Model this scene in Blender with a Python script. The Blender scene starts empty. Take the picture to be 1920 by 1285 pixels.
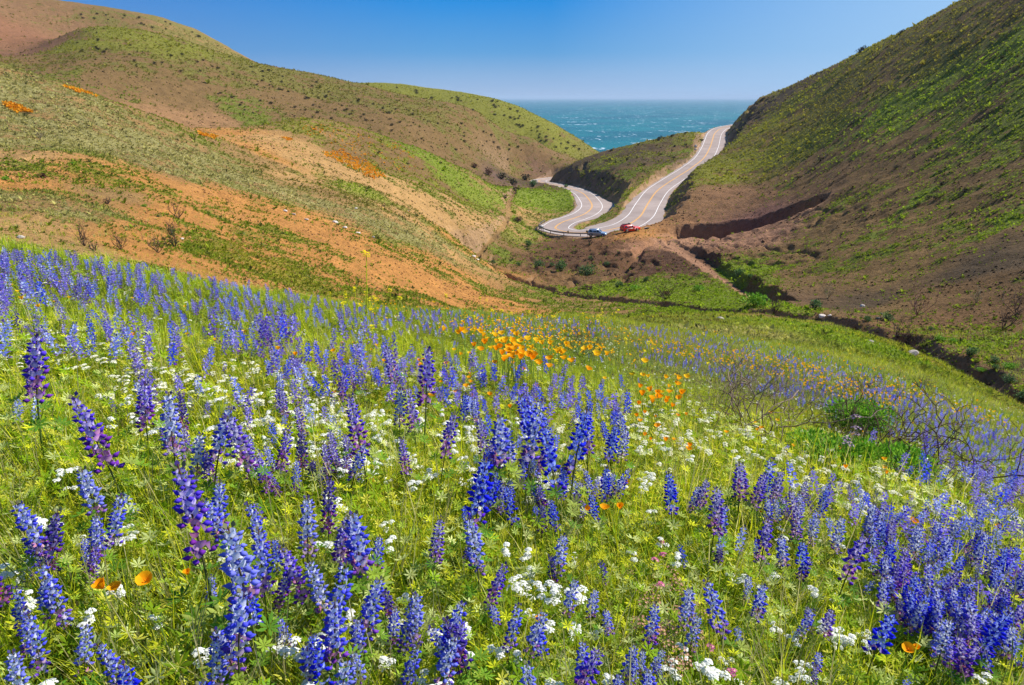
import bpy
import math, random, time
import numpy as np
from mathutils import Vector, Matrix
T0 = time.time()
R = math.radians
rng = np.random.default_rng(7)
sc = bpy.context.scene
COL = sc.collection
F = 1280.0; PITCH = R(19.75); CP, SP = math.cos(PITCH), math.sin(PITCH)
SEA_Z = -85.0

# ------------------------------------------------------------------ camera geometry helpers (metres, camera at the origin looking +Y)
def ray(px, py):
    X = (np.asarray(px, float) - 960) / F; U = (642.5 - np.asarray(py, float)) / F
    x = X; y = CP + U * SP; z = U * CP - SP
    return x, y, z
def azw(px, py):
    x, y, z = ray(px, py)
    return np.arctan2(x, y), z / np.hypot(x, y)
def at(px, py, r):
    x, y, z = ray(px, py); h = np.hypot(x, y); k = np.asarray(r, float) / h
    return np.stack([x * k, y * k, z * k], -1)
def proj(x, y, z):
    f = y * CP - z * SP; u = y * SP + z * CP
    f = np.maximum(f, 1e-3)
    return 960 + F * x / f, 642.5 - F * u / f, f

# ------------------------------------------------------------------ noise
def _hash(ix, iy, s):
    h = (ix.astype(np.uint32) * np.uint32(374761393) + iy.astype(np.uint32) * np.uint32(668265263) + np.uint32(s * 974711 + 17))
    h = (h ^ (h >> np.uint32(13))) * np.uint32(1274126177)
    h = h ^ (h >> np.uint32(16))
    return (h & np.uint32(0xffffff)).astype(np.float32) / np.float32(0xffffff)
def vnoise(x, y, s=0):
    x = np.asarray(x, np.float64); y = np.asarray(y, np.float64)
    fx = np.floor(x); fy = np.floor(y)
    ix = fx.astype(np.int64); iy = fy.astype(np.int64)
    tx = (x - fx).astype(np.float32); ty = (y - fy).astype(np.float32)
    tx = tx * tx * (3 - 2 * tx); ty = ty * ty * (3 - 2 * ty)
    a = _hash(ix, iy, s); b = _hash(ix + 1, iy, s); c = _hash(ix, iy + 1, s); d = _hash(ix + 1, iy + 1, s)
    return (a + (b - a) * tx) * (1 - ty) + (c + (d - c) * tx) * ty
def fbm(x, y, s=0, o=4):
    t = 0; a = 1; n = 0
    for k in range(o):
        t = t + a * (vnoise(x * 2**k + 13.7 * k, y * 2**k - 7.3 * k, s + k) * 2 - 1); n += a; a *= .5
    return t / n

# ------------------------------------------------------------------ tagging and meshes
def tag(o, label=None, cat=None, group=None, kind=None):
    if label: o['label'] = label
    if cat: o['category'] = cat
    if group: o['group'] = group
    if kind: o['kind'] = kind
    return o
def np_mesh(name, V, Fc, mat=None, col=None, smooth=False, attr=None):
    """V (n,3); Fc (m,3) or (m,4); col (n,3) per vertex."""
    me = bpy.data.meshes.new(name)
    V = np.ascontiguousarray(V, np.float32); Fc = np.ascontiguousarray(Fc, np.int32)
    n, k = len(V), Fc.shape[1]; m = len(Fc)
    me.vertices.add(n); me.vertices.foreach_set('co', V.ravel())
    me.loops.add(m * k); me.loops.foreach_set('vertex_index', Fc.ravel())
    me.polygons.add(m); me.polygons.foreach_set('loop_start', np.arange(0, m * k, k, dtype=np.int32))
    if smooth: me.polygons.foreach_set('use_smooth', np.ones(m, bool))
    me.update(calc_edges=True)
    if col is not None:
        a = me.color_attributes.new('Col', 'FLOAT_COLOR', 'POINT')
        c = np.ones((n, 4), np.float32); c[:, :3] = col
        a.data.foreach_set('color', c.ravel())
    for an, av in (attr or {}).items():
        if av.ndim == 2:
            a = me.color_attributes.new(an, 'FLOAT_COLOR', 'POINT'); c = np.ones((n, 4), np.float32); c[:, :3] = av
            a.data.foreach_set('color', c.ravel())
        else:
            a = me.attributes.new(an, 'FLOAT', 'POINT'); a.data.foreach_set('value', np.ascontiguousarray(av, np.float32))
    if mat: me.materials.append(mat)
    return me
def link(name, me, parent=None):
    o = bpy.data.objects.new(name, me); COL.objects.link(o)
    if parent is not None: o.parent = parent
    return o
class MB:
    """collects triangles with per-vertex colour"""
    def __init__(s): s.V = []; s.F = []; s.C = []; s.n = 0
    def add(s, V, Fc, c):
        V = np.asarray(V, float).reshape(-1, 3); Fc = np.asarray(Fc, int)
        if Fc.shape[1] == 4: Fc = np.concatenate([Fc[:, [0, 1, 2]], Fc[:, [0, 2, 3]]])
        c = np.asarray(c, float)
        if c.ndim == 1: c = np.tile(c, (len(V), 1))
        s.V.append(V); s.F.append(Fc + s.n); s.C.append(c); s.n += len(V); return s
    def merge(s, o, M=None, t=(0, 0, 0), sc_=1.0):
        if not o.n: return s
        V, Fc, C_ = o.arr()
        if M is not None: V = V @ np.asarray(M).T
        s.add(V * sc_ + np.asarray(t, float), Fc, C_); return s
    def arr(s): return np.concatenate(s.V), np.concatenate(s.F), np.concatenate(s.C)
    def mesh(s, name, mat, smooth=False):
        V, Fc, C_ = s.arr(); return np_mesh(name, V, Fc, mat, C_, smooth)
    def tube(s, pts, rad, c, n=5):
        pts = np.asarray(pts, float); k = len(pts); rad = np.broadcast_to(rad, (k,))
        d = np.gradient(pts, axis=0); d /= np.linalg.norm(d, axis=1)[:, None] + 1e-9
        ref = np.array([0, 0, 1.]) if abs(d[0][2]) < .9 else np.array([1., 0, 0])
        u = np.cross(d, ref); u /= np.linalg.norm(u, axis=1)[:, None] + 1e-9; w = np.cross(d, u)
        a = np.arange(n) * 2 * math.pi / n
        V = pts[:, None] + rad[:, None, None] * (u[:, None] * np.cos(a)[None, :, None] + w[:, None] * np.sin(a)[None, :, None])
        Fc = [[i * n + j, i * n + (j + 1) % n, (i + 1) * n + (j + 1) % n, (i + 1) * n + j] for i in range(k - 1) for j in range(n)]
        V = np.concatenate([V.reshape(-1, 3), pts[[0, -1]]]); F3 = []
        for j in range(n): F3 += [[k * n, (j + 1) % n, j], [k * n + 1, (k - 1) * n + j, (k - 1) * n + (j + 1) % n]]
        c = np.asarray(c, float)
        if c.ndim == 2: c = np.concatenate([np.repeat(c, n, 0), c[[0, -1]]])
        s.add(V, np.concatenate([np.array(Fc)[:, [0, 1, 2]], np.array(Fc)[:, [0, 2, 3]], np.array(F3)]), c); return s
    def box(s, c0, c1, c):
        x0, y0, z0 = c0; x1, y1, z1 = c1
        V = [(x0, y0, z0), (x1, y0, z0), (x1, y1, z0), (x0, y1, z0), (x0, y0, z1), (x1, y0, z1), (x1, y1, z1), (x0, y1, z1)]
        s.add(V, [[3, 2, 1, 0], [4, 5, 6, 7], [0, 1, 5, 4], [1, 2, 6, 5], [2, 3, 7, 6], [3, 0, 4, 7]], c); return s

# ------------------------------------------------------------------ materials
def mat_new(name):
    m = bpy.data.materials.new(name); m.use_nodes = True; nt = m.node_tree; nt.nodes.clear()
    out = nt.nodes.new('ShaderNodeOutputMaterial')
    return m, nt, out
def N(nt, t, **kw):
    n = nt.nodes.new(t)
    for k, v in kw.items():
        if k.startswith('i_'): n.inputs[k[2:].replace('_', ' ')].default_value = v
        else: setattr(n, k, v)
    return n
def leafmat(name, transl=.4, rough=.6, spec=.3, var=.15, scale=60.0):
    m, nt, out = mat_new(name)
    at_ = N(nt, 'ShaderNodeAttribute', attribute_name='Col')
    geo = N(nt, 'ShaderNodeTexCoord')
    no = N(nt, 'ShaderNodeTexNoise', i_Scale=scale, i_Detail=2.0)
    nt.links.new(geo.outputs['Object'], no.inputs['Vector'])
    mr = N(nt, 'ShaderNodeMapRange'); mr.inputs[3].default_value = 1 - var; mr.inputs[4].default_value = 1 + var
    nt.links.new(no.outputs['Fac'], mr.inputs[0])
    hs = N(nt, 'ShaderNodeHueSaturation'); nt.links.new(at_.outputs['Color'], hs.inputs['Color']); nt.links.new(mr.outputs[0], hs.inputs['Value'])
    bs = N(nt, 'ShaderNodeBsdfPrincipled', i_Roughness=rough); bs.inputs['Specular IOR Level'].default_value = spec
    nt.links.new(hs.outputs[0], bs.inputs['Base Color'])
    tr = N(nt, 'ShaderNodeBsdfTranslucent'); nt.links.new(hs.outputs[0], tr.inputs['Color'])
    mx = N(nt, 'ShaderNodeMixShader'); mx.inputs[0].default_value = transl
    nt.links.new(bs.outputs[0], mx.inputs[1]); nt.links.new(tr.outputs[0], mx.inputs[2]); nt.links.new(mx.outputs[0], out.inputs[0])
    return m
def plainmat(name, rgb=None, rough=.7, metal=0., spec=.5, noise=.12, nscale=8.0, bump=0.0, coat=0.0):
    m, nt, out = mat_new(name)
    bs = N(nt, 'ShaderNodeBsdfPrincipled', i_Roughness=rough, i_Metallic=metal); bs.inputs['Specular IOR Level'].default_value = spec
    bs.inputs['Coat Weight'].default_value = coat
    if rgb is None:
        c = N(nt, 'ShaderNodeAttribute', attribute_name='Col').outputs['Color']
    else:
        q = N(nt, 'ShaderNodeRGB'); q.outputs[0].default_value = (*rgb, 1); c = q.outputs[0]
    geo = N(nt, 'ShaderNodeTexCoord'); no = N(nt, 'ShaderNodeTexNoise', i_Scale=nscale, i_Detail=4.0)
    nt.links.new(geo.outputs['Object'], no.inputs['Vector'])
    mr = N(nt, 'ShaderNodeMapRange'); mr.inputs[3].default_value = 1 - noise * 1.5; mr.inputs[4].default_value = 1 + noise * 1.5
    nt.links.new(no.outputs['Fac'], mr.inputs[0])
    hs = N(nt, 'ShaderNodeHueSaturation'); nt.links.new(c, hs.inputs['Color']); nt.links.new(mr.outputs[0], hs.inputs['Value'])
    nt.links.new(hs.outputs[0], bs.inputs['Base Color'])
    if bump:
        b = N(nt, 'ShaderNodeBump', i_Strength=bump, i_Distance=.05); nt.links.new(no.outputs['Fac'], b.inputs['Height']); nt.links.new(b.outputs[0], bs.inputs['Normal'])
    nt.links.new(bs.outputs[0], out.inputs[0])
    return m
# ================================================================== TERRAIN
def zm(x, y):
    a = np.where(np.asarray(x) > 0, .19, .16)
    return -.85 - a * x - .16 * y - .0069 * np.asarray(y) ** 2
CTRL = []   # az, r, w
def cp(*pts):
    for px, py, r in pts:
        a, w = azw(px, py); CTRL.append((float(a), r, float(w)))
for r in (.7, 1.2, 2.0, 3.4):
    for a in range(-75, 76, 15):
        x, y = r * math.sin(R(a)), r * math.cos(R(a)); CTRL.append((R(a), r, float(zm(x, y)) / r))
# meadow and its shoulder
cp((0,478,6.5),(-250,440,7),(-700,400,7),(-700,420,15),(300,522,7.5),(600,566,9.5),(900,588,13),(1100,597,18))
cp((0,560,11),(0,530,18),(300,600,12),(300,580,19),(600,635,16),(600,600,26),(900,640,22),(900,615,34),(1100,622,28),(1100,606,42))
cp((1300,658,14),(1300,622,26),(1300,600,42),(1440,690,13),(1440,640,24),(1440,608,42),(1700,745,12),(1700,692,24),(1700,655,36))
cp((1920,832,11),(1920,790,20),(1920,768,32),(2250,1000,11),(2250,920,22),(2250,880,34),(2600,1100,20))
cp((300,640,5),(600,700,5),(900,740,5),(1200,800,5.5),(1500,880,5.5),(1800,960,5.5))
# creek line
CREEK = [(2250,870,36),(1920,752,39),(1800,690,45),(1700,640,50),(1600,608,55),(1500,590,60),(1400,582,64),(1300,577,69),(1200,566,78),(1100,556,90),(1000,532,105),(940,508,116),(885,482,128),(925,440,152),(950,408,180),(955,375,225),(968,352,272),(960,343,306)]
cp(*CREEK)
# hill A (near left)
cp((0,470,28),(0,400,42),(0,300,65),(0,200,95),(0,118,122),(0,150,155),(-300,480,28),(-300,300,60),(-300,150,95),(-300,20,130),(-300,80,170),(-700,400,40),(-700,100,110),(-700,150,160))
cp((150,480,29),(150,400,45),(150,300,68),(150,220,95),(150,167,118),(150,200,150))
cp((300,505,31),(300,430,46),(300,330,74),(300,260,100),(300,221,122),(300,250,155))
cp((450,540,34),(450,480,46),(450,400,68),(450,320,100),(450,262,138))
cp((600,560,38),(600,480,56),(600,400,82),(600,330,118),(600,295,145))
cp((750,560,46),(750,500,64),(750,430,92),(750,380,120),(750,340,152))
cp((900,585,58),(900,530,84),(860,450,118),(860,410,145),(1000,570,76),(1050,585,66))
# knoll B
cp((400,243,170),(480,241,182),(560,226,198),(620,230,203),(700,250,208),(800,286,216),(900,335,228),(945,362,240))
cp((600,265,178),(700,310,172),(800,340,180),(880,378,190),(930,395,190))
cp((400,262,225),(480,262,235),(560,257,245),(620,262,250),(700,285,255),(800,312,262),(900,345,268))
# far left ridge C and summit behind
cp((150,130,300),(150,90,350),(150,56,400),(200,53,405),(300,66,400),(400,94,402),(460,113,405),(580,138,402),(700,163,398),(800,187,392),(900,216,380),(1000,262,400),(1065,302,392))
cp((300,190,280),(300,130,320),(460,225,275),(460,180,310),(600,222,292),(600,190,330),(750,240,298),(750,215,325),(850,290,300),(850,250,325),(950,320,352),(950,290,372),(1010,325,368))
cp((150,78,470),(230,75,470),(300,82,470),(460,130,480),(580,156,470),(700,182,470),(800,205,455),(900,236,440),(1000,280,440))
cp((0,130,300),(0,105,360),(0,60,440),(0,-12,600),(100,1,600),(200,13,600),(300,33,600),(380,63,600),(460,108,595),(560,150,590),(60,75,430),(40,98,400),(-300,-60,500),(-700,-60,400),(-300,0,300))
cp((0,14,655),(100,26,655),(200,36,650),(300,54,650),(-300,-30,640),(460,128,650))
cp((0,20,760),(300,70,760),(560,170,760),(-500,0,760))
# spur D above the sea
cp((720,158,560),(800,166,558),(860,174,555),(930,186,548),(1000,213,540),(1065,248,528),(1128,288,505),(1165,320,480))
cp((800,192,495),(880,205,480),(960,232,465),(1020,262,450),(1080,293,440),(1110,305,430))
cp((720,176,640),(860,200,640),(930,215,630),(1000,245,620),(1128,320,590),(1200,345,560))
# middle spur E
cp((1045,322,338),(1080,303,335),(1130,288,332),(1200,270,338),(1280,251,352),(1345,236,385),(1372,231,410))
cp((1080,335,310),(1130,330,285),(1130,350,262),(1150,385,212),(1180,340,252),(1200,300,290),(1260,295,292),(1300,280,310),(1145,405,196))
cp((1130,306,400),(1200,292,420),(1280,272,440),(1345,255,470),(1420,240,520))
# hummock F below the hairpin
cp((980,460,158),(1000,500,126),(1100,448,162),(1100,470,146),(1100,505,120),(1100,530,104),(1200,446,152),(1200,480,130),(1200,515,106),(1300,465,130),(1300,500,108),(1300,545,84),(1400,480,118),(1400,520,95),(1400,560,74))
cp((985,425,188),(990,395,222),(1040,380,252),(1060,360,275),(1000,360,260))
# right hill G
cp((1240,445,155),(1290,425,166),(1285,388,180),(1300,352,198),(1322,322,220),(1370,285,262),(1380,260,300),(1375,235,355))
cp((1400,195,385),(1440,180,372),(1500,153,350),(1600,104,318),(1700,56,290),(1810,0,262),(1920,-55,240),(2250,-200,210))
cp((1400,440,146),(1400,400,170),(1400,330,215),(1400,270,268),(1400,225,335),(1500,520,95),(1500,460,120),(1500,400,148),(1500,300,200),(1500,220,262),(1500,180,310))
cp((1600,570,72),(1600,480,98),(1600,400,124),(1600,300,164),(1600,200,216),(1600,140,268),(1750,610,60),(1750,500,82),(1750,400,106),(1750,300,135),(1750,200,170),(1750,100,215))
cp((1920,690,47),(1920,600,58),(1920,500,74),(1920,400,92),(1920,300,112),(1920,200,136),(1920,100,165),(1920,20,198),(2250,700,50),(2250,500,68),(2250,300,95),(2250,100,130),(2250,-60,165))
cp((1400,225,450),(1500,190,430),(1600,145,400),(1700,100,370),(1810,50,350),(1920,0,330),(2250,-120,300))
for px, z in ((700,-60),(900,-95),(1100,-100),(1300,-100),(1500,-95),(1700,-90),(2100,-80)):
    for r in (760, 1000):
        a, _ = azw(px, 250); CTRL.append((float(a), r, z / r))
for px in (0, 300, -500): a, _ = azw(px, 250); CTRL.append((float(a), 1000, -.05))
CT = np.array(CTRL)
VS = .62
def _phi(d2): return np.where(d2 > 1e-12, d2 * np.log(d2 + 1e-12), 0)
U_, V_ = CT[:, 0], np.log(CT[:, 1]) * VS
n = len(CT)
K = _phi((U_[:, None] - U_[None]) ** 2 + (V_[:, None] - V_[None]) ** 2) + np.eye(n) * 2e-5
P = np.stack([np.ones(n), U_, V_], 1)
A_ = np.block([[K, P], [P.T, np.zeros((3, 3))]])
sol = np.linalg.solve(A_, np.concatenate([CT[:, 2], [0, 0, 0]]))
AZ0, AZ1, NA = R(-78), R(78), 520
LV0, LV1, NV = math.log(.5), math.log(1000), 560
_ga = np.linspace(AZ0, AZ1, NA); _gv = np.linspace(LV0, LV1, NV)
TAB = np.zeros((NA, NV))
for i in range(NA):
    d2 = (_ga[i] - U_[None]) ** 2 + (_gv[:, None] * VS - V_[None]) ** 2
    TAB[i] = _phi(d2) @ sol[:n] + sol[n] + sol[n + 1] * _ga[i] + sol[n + 2] * _gv * VS
def _cub(p0, p1, p2, p3, t): return p1 + .5 * t * (p2 - p0 + t * (2 * p0 - 5 * p1 + 4 * p2 - p3 + t * (3 * (p1 - p2) + p3 - p0)))
def Hbase(x, y):
    x = np.asarray(x, float); y = np.asarray(y, float)
    r = np.hypot(x, y); az = np.arctan2(x, y)
    fa = np.clip((az - AZ0) / (AZ1 - AZ0) * (NA - 1), 1, NA - 2.001); fv = np.clip((np.log(np.maximum(r, 1e-3)) - LV0) / (LV1 - LV0) * (NV - 1), 1, NV - 2.001)
    ia = fa.astype(int); iv = fv.astype(int); ta = fa - ia; tv = fv - iv
    rows = [_cub(TAB[ia + k, iv - 1], TAB[ia + k, iv], TAB[ia + k, iv + 1], TAB[ia + k, iv + 2], tv) for k in (-1, 0, 1, 2)]
    w = _cub(*rows, ta)
    z = w * r
    t = np.clip((r - 1.2) / 1.5, 0, 1); t = t * t * (3 - 2 * t)
    return zm(x, y) * (1 - t) + z * t

# ---- paths: polylines with height, as dense resampled arrays (x, y, z, wl, wr)
def spline(P, step):
    P = np.asarray(P, float); n = len(P)
    Q = np.concatenate([[2 * P[0] - P[1]], P, [2 * P[-1] - P[-2]]]); out = []
    for i in range(n - 1):
        L = np.linalg.norm(P[i + 1, :2] - P[i, :2]); m = max(2, int(L / step)); t = np.arange(m)[:, None] / m
        out.append(_cub(Q[i], Q[i + 1], Q[i + 2], Q[i + 3], t))
    out.append(P[-1:]); return np.concatenate(out)
def by_z(px, py, z):       # world point on the ray at height z
    x, y, zz = ray(px, py); k = z / zz; return np.array([x * k, y * k, z])
ROADPX = [ # px, py, z, left half width, right half width (left and right as one travels from far upper end towards the hairpin and down)
 (1420,228.5,-13.6,4.4,5),(1392,233,-14.3,4.4,4.8),(1369,236.7,-15.0,4.4,5),(1350,242,-16.0,4.6,4.8),(1340,251,-17.6,5.5,4.8),(1336,262,-19.2,6.5,4.8),(1331,277,-21.0,6,4.8),(1319,297,-23.0,5,4.8),
 (1292,318,-25.2,5,4.8),(1262,337,-27.0,5,4.8),(1233,357.5,-28.6,5.2,4.8),(1215,382,-30.0,5.4,6),(1201,405,-30.9,6.5,6),(1178,421,-31.4,8.5,7),(1145,430.5,-31.8,8,7.5),(1105,436,-32.1,6.2,6.5),
 (1068,436,-32.4,4.7,5),(1046,431,-32.6,4.8,4.8),(1042,425.5,-32.8,4.8,5),(1056,416,-33.1,4.8,5.2),(1079,408.5,-33.5,4.8,6),(1100,399,-34.0,5,7),(1110,387,-34.7,5.4,9),(1104,374,-35.5,5.5,6),(1091.7,362,-36.2,4.6,5),(1070,353.5,-36.9,4.6,5),(1045,347.5,-37.5,4.6,5),(1022,343.5,-38.0,4.6,5),(1011,341,-38.4,4.5,5),(1012,338.5,-38.7,4.5,5),(1024,336,-39.0,4.5,5),(1045,333.5,-39.4,4.5,5)]
ROAD = spline([np.concatenate([by_z(a, b, z), [l, r_]]) for a, b, z, l, r_ in ROADPX], .8)
ROAD[:, 2] = np.convolve(np.pad(ROAD[:, 2], 12, 'edge'), np.ones(25) / 25, 'valid')
def near_path(x, y, P, reach):
    sh = x.shape; x = x.ravel(); y = y.ravel()
    d = np.full(x.size, 1e9); fr = np.zeros(x.size); side = np.ones(x.size)
    m = (x > P[:, 0].min() - reach) & (x < P[:, 0].max() + reach) & (y > P[:, 1].min() - reach) & (y < P[:, 1].max() + reach)
    ii = np.nonzero(m)[0]; CH = 40000
    A = P[:-1, :2]; B = P[1:, :2] - A; BB = (B ** 2).sum(1) + 1e-12
    Pc = P[::6, :2].astype(np.float32)
    for s in range(0, len(ii), CH):
        j = ii[s:s + CH]; q = np.stack([x[j], y[j]], 1).astype(np.float32)
        k0 = ((q[:, :1] - Pc[None, :, 0]) ** 2 + (q[:, 1:] - Pc[None, :, 1]) ** 2).argmin(1) * 6
        bd = np.full(len(j), 1e9); bf = np.zeros(len(j)); bs = np.ones(len(j))
        for o in range(-4, 4):
            kk = np.clip(k0 + o, 0, len(A) - 1)
            dx = q[:, 0] - A[kk, 0]; dy = q[:, 1] - A[kk, 1]; t = np.clip((dx * B[kk, 0] + dy * B[kk, 1]) / BB[kk], 0, 1)
            dd = np.hypot(dx - t * B[kk, 0], dy - t * B[kk, 1]); cr = B[kk, 0] * dy - B[kk, 1] * dx
            b = dd < bd; bd = np.where(b, dd, bd); bf = np.where(b, kk + t, bf); bs = np.where(b, np.where(cr > 0, -1., 1.), bs)
        d[j] = bd; fr[j] = bf; side[j] = bs
    return d.reshape(sh), side.reshape(sh), fr.reshape(sh)
def along(P, c, fr):
    i = np.clip(fr.astype(int), 0, len(P) - 2); t = fr - i; return P[i, c] * (1 - t) + P[i + 1, c] * t
def pathz(pts, dz, w, step=1.0):
    """pts (px,py,r[,dz[,w]]) on the base ground"""
    Q = []
    for p in pts:
        x, y, _ = at(p[0], p[1], p[2]); Q.append([x, y, float(Hbase(x, y)) + (p[3] if len(p) > 3 else dz), p[4] if len(p) > 4 else w])
    return spline(Q, step)
CREEKP = pathz([(a, b, r, (-1.3, -1.5, -1.6, -2.0, -3.0, -3.4, -2.8, -1.4, -1.0, -1.2, -1.5, -1.7, -1.7, -1.0, -.7, -.8, -1.0, -1)[i]) for i, (a, b, r) in enumerate(CREEK)], -1.5, .7)
BENCH = pathz([(1255,440,160,-.6,5),(1295,434,160,-4.2,6),(1360,429,158,-5.2,5),(1430,426,155,-3.6,3.4),(1490,424,152,-1.9,2.4),(1530,424,149,-.5,1.5)], -1, 4)
TRAIL = pathz([(1225,446,153,-.1,3),(1265,458,138,-.8,2.5),(1310,476,121,-1.6,2.0),(1360,505,102,-1.9,1.8),(1410,535,86,-1.9,1.6),(1450,565,72,-1.4,1.5)], -1, 2)
GULLY = pathz([(1236,447,150,-.4,.5),(1205,458,142,-1.3,.5),(1190,472,132,-1.7,.4),(1172,488,124,-1.6,.4),(1168,505,116,-1.2,.4),(1140,530,104,-.6,.5)], -1, .7)
DRAW = pathz([(780,170,385,0,2),(835,262,312,-2,2),(900,305,296,-3,2),(960,325,340,-2,2)], -1, 2)
def cutdown(z, x, y, P, cut):
    d, side, fr = near_path(x, y, P, 30)
    i = np.isfinite(d) & (d < 30)
    e = np.maximum(d - along(P, 3, fr), 0)
    zc = along(P, 2, fr) + cut * e * (1 + .35 * fbm(x / 2.2, y / 2.2, 201, 3)) + .5 * fbm(x / 1.1, y / 1.1, 203, 3) * np.clip(e, .15, 1)
    end = (fr < .01) | (fr > len(P) - 1.01)
    return np.where(i & ~(end & (d > along(P, 3, fr))), np.minimum(z, zc), z)
def rough(x, y):
    r = np.hypot(x, y)
    f = np.clip((r - 14) / 40, 0, 1)
    n1 = fbm(x / 28, y / 28, 3, 3) * .9
    n2 = fbm(x / 7, y / 7, 9, 3) * .42
    n3 = fbm(x / 1.9, y / 1.9, 21, 4) * .22
    return f * (n1 * np.clip((r - 100) / 150, 0, 1) + n2 + n3) + (1 - f) * fbm(x / .7, y / .7, 33, 3) * .03
def r2(x, y): return np.hypot(x, y)
def Hfull(x, y, fine=True):
    x = np.asarray(x, float); y = np.asarray(y, float)
    z = Hbase(x, y)
    # far slopes: erosion draws running down
    ro = rough(x, y)
    z = z + ro
    # the burnt bank below the hairpin is scored by runnels
    bm = np.clip(1 - np.hypot((x - 26) / 42, (y - 122) / 40), 0, 1); bm = np.clip(bm * 2.5, 0, 1)
    z = z - bm * (2.1 * np.clip(.35 - np.abs(fbm(x / 7, y / 13, 601, 4)) * 2.2, 0, 1) + .75 * np.abs(fbm(x / 2.6, y / 3.4, 607, 3)))
    gm_ = np.clip((x - 20) / 40, 0, 1) * np.clip((r2(x, y) - 60) / 40, 0, 1)
    z = z - gm_ * 1.1 * np.clip(.30 - np.abs(fbm(x / 16, (y + .5 * x) / 9, 611, 4)) * 2.0, 0, 1)
    nz = fbm(x / 3.0, y / 3.0, 55, 3)
    wx = x + .9 * fbm(x / 4, y / 4, 207, 3); wy = y + .9 * fbm(x / 4, y / 4, 209, 3)
    z = cutdown(z, wx, wy, CREEKP, 1.35)
    z = cutdown(z, wx, wy, TRAIL, 1.7)
    z = cutdown(z, wx, wy, BENCH, 2.6)
    z = cutdown(z, wx, wy, GULLY, 1.5)
    d, side, fr = near_path(x, y, ROAD, 60)
    zr = along(ROAD, 2, fr); hw = np.where(side < 0, along(ROAD, 3, fr), along(ROAD, 4, fr)) 
    e = np.maximum(d - hw - .25, 0)
    cut = 1.15 + .35 * nz; en = e + .5 * nz * np.clip(e, 0, 1)
    hi = zr - .12 + cut * en + ro * np.clip(e / 3, 0, 1) * .5; lo = zr - .12 - .62 * e - .1 * e ** .5
    inr = d < 60
    z = np.where(inr, np.minimum(z, np.where(e <= 0, zr - .12, hi)), z)
    z = np.where(inr, np.maximum(z, np.where(e <= 0, zr - .12, lo)), z)
    return z, d, side, fr
def H(x, y): return Hfull(x, y)[0]
# ray march helper: pixel -> ground
def hit(px, py, rmin=1.0, rmax=900):
    x, y, z = ray(px, py); h = math.hypot(x, y)
    rr = np.exp(np.linspace(math.log(rmin), math.log(rmax), 1500)); X = x / h * rr; Y = y / h * rr; Z = z / h * rr
    g = H(X, Y) - Z; j = np.nonzero(g >= 0)[0]
    if len(j) == 0: return None
    j = j[0]; t = 0 if j == 0 else g[j - 1] / (g[j - 1] - g[j] + 1e-12)
    r = rr[j] if j == 0 else rr[j - 1] + (rr[j] - rr[j - 1]) * t
    X, Y = x / h * r, y / h * r
    return np.array([X, Y, float(H(np.array([X]), np.array([Y]))[0])])
# ================================================================== CAMERA, SUN, SKY, SEA, TERRAIN MESH, ROAD
cam = bpy.data.objects.new('camera', bpy.data.cameras.new('camera')); COL.objects.link(cam)
cam.data.sensor_width = 36; cam.data.lens = 24; cam.data.clip_start = .05; cam.data.clip_end = 120000
cam.rotation_euler = (R(90) - PITCH, 0, 0); sc.camera = cam
SUN_AZ, SUN_EL = R(68), R(45)
sd = Vector((math.sin(SUN_AZ) * math.cos(SUN_EL), math.cos(SUN_AZ) * math.cos(SUN_EL), math.sin(SUN_EL)))
sun = bpy.data.objects.new('sun', bpy.data.lights.new('sun', 'SUN')); COL.objects.link(sun)
sun.data.energy = 5.0; sun.data.angle = R(.53); sun.data.color = (1, .95, .87)
sun.rotation_euler = sd.to_track_quat('Z', 'Y').to_euler()
w = bpy.data.worlds.new('World'); sc.world = w; w.use_nodes = True; nt = w.node_tree; nt.nodes.clear()
# the low sky follows the photograph's steep horizon-to-blue gradient; higher up it is the Nishita sky
tcw = N(nt, 'ShaderNodeTexCoord'); sx = N(nt, 'ShaderNodeSeparateXYZ'); nt.links.new(tcw.outputs['Generated'], sx.inputs[0])
rw_ = N(nt, 'ShaderNodeValToRGB'); el_ = rw_.color_ramp.elements
for p_, c_ in ((0, (.265, .365, .535)), (.03, (.255, .36, .535)), (.17, (.175, .315, .52)), (.30, (.085, .262, .515)), (.62, (.012, .195, .535)), (1, (.004, .15, .50))):
    e_ = el_[0] if p_ == 0 else el_[-1] if p_ == 1 else el_.new(p_); e_.position = p_; e_.color = (*c_, 1)
mr_ = N(nt, 'ShaderNodeMapRange'); mr_.inputs[1].default_value = -.004; mr_.inputs[2].default_value = .2; nt.links.new(sx.outputs[2], mr_.inputs[0]); nt.links.new(mr_.outputs[0], rw_.inputs[0])
def sidemix(prev, x0, x1, fmax, col):
    q = N(nt, 'ShaderNodeMapRange'); q.inputs[1].default_value = x0; q.inputs[2].default_value = x1; q.inputs[4].default_value = fmax; nt.links.new(sx.outputs[0], q.inputs[0])
    k_ = N(nt, 'ShaderNodeMix', data_type='RGBA'); nt.links.new(q.outputs[0], k_.inputs[0]); nt.links.new(prev, k_.inputs[6]); k_.inputs[7].default_value = (*col, 1); return k_.outputs[2]
low_out = sidemix(sidemix(rw_.outputs[0], .05, .62, .95, (.30, .47, .68)), -.1, -.6, .55, (.10, .17, .40))
sky = N(nt, 'ShaderNodeTexSky', sky_type='NISHITA', sun_disc=False, sun_elevation=SUN_EL, sun_rotation=SUN_AZ, altitude=60, air_density=1.0, dust_density=0.0, ozone_density=4.0)
hs = N(nt, 'ShaderNodeHueSaturation', i_Saturation=1.22, i_Value=1.0); bg = N(nt, 'ShaderNodeBackground', i_Strength=.105); wo = N(nt, 'ShaderNodeOutputWorld')
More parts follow.
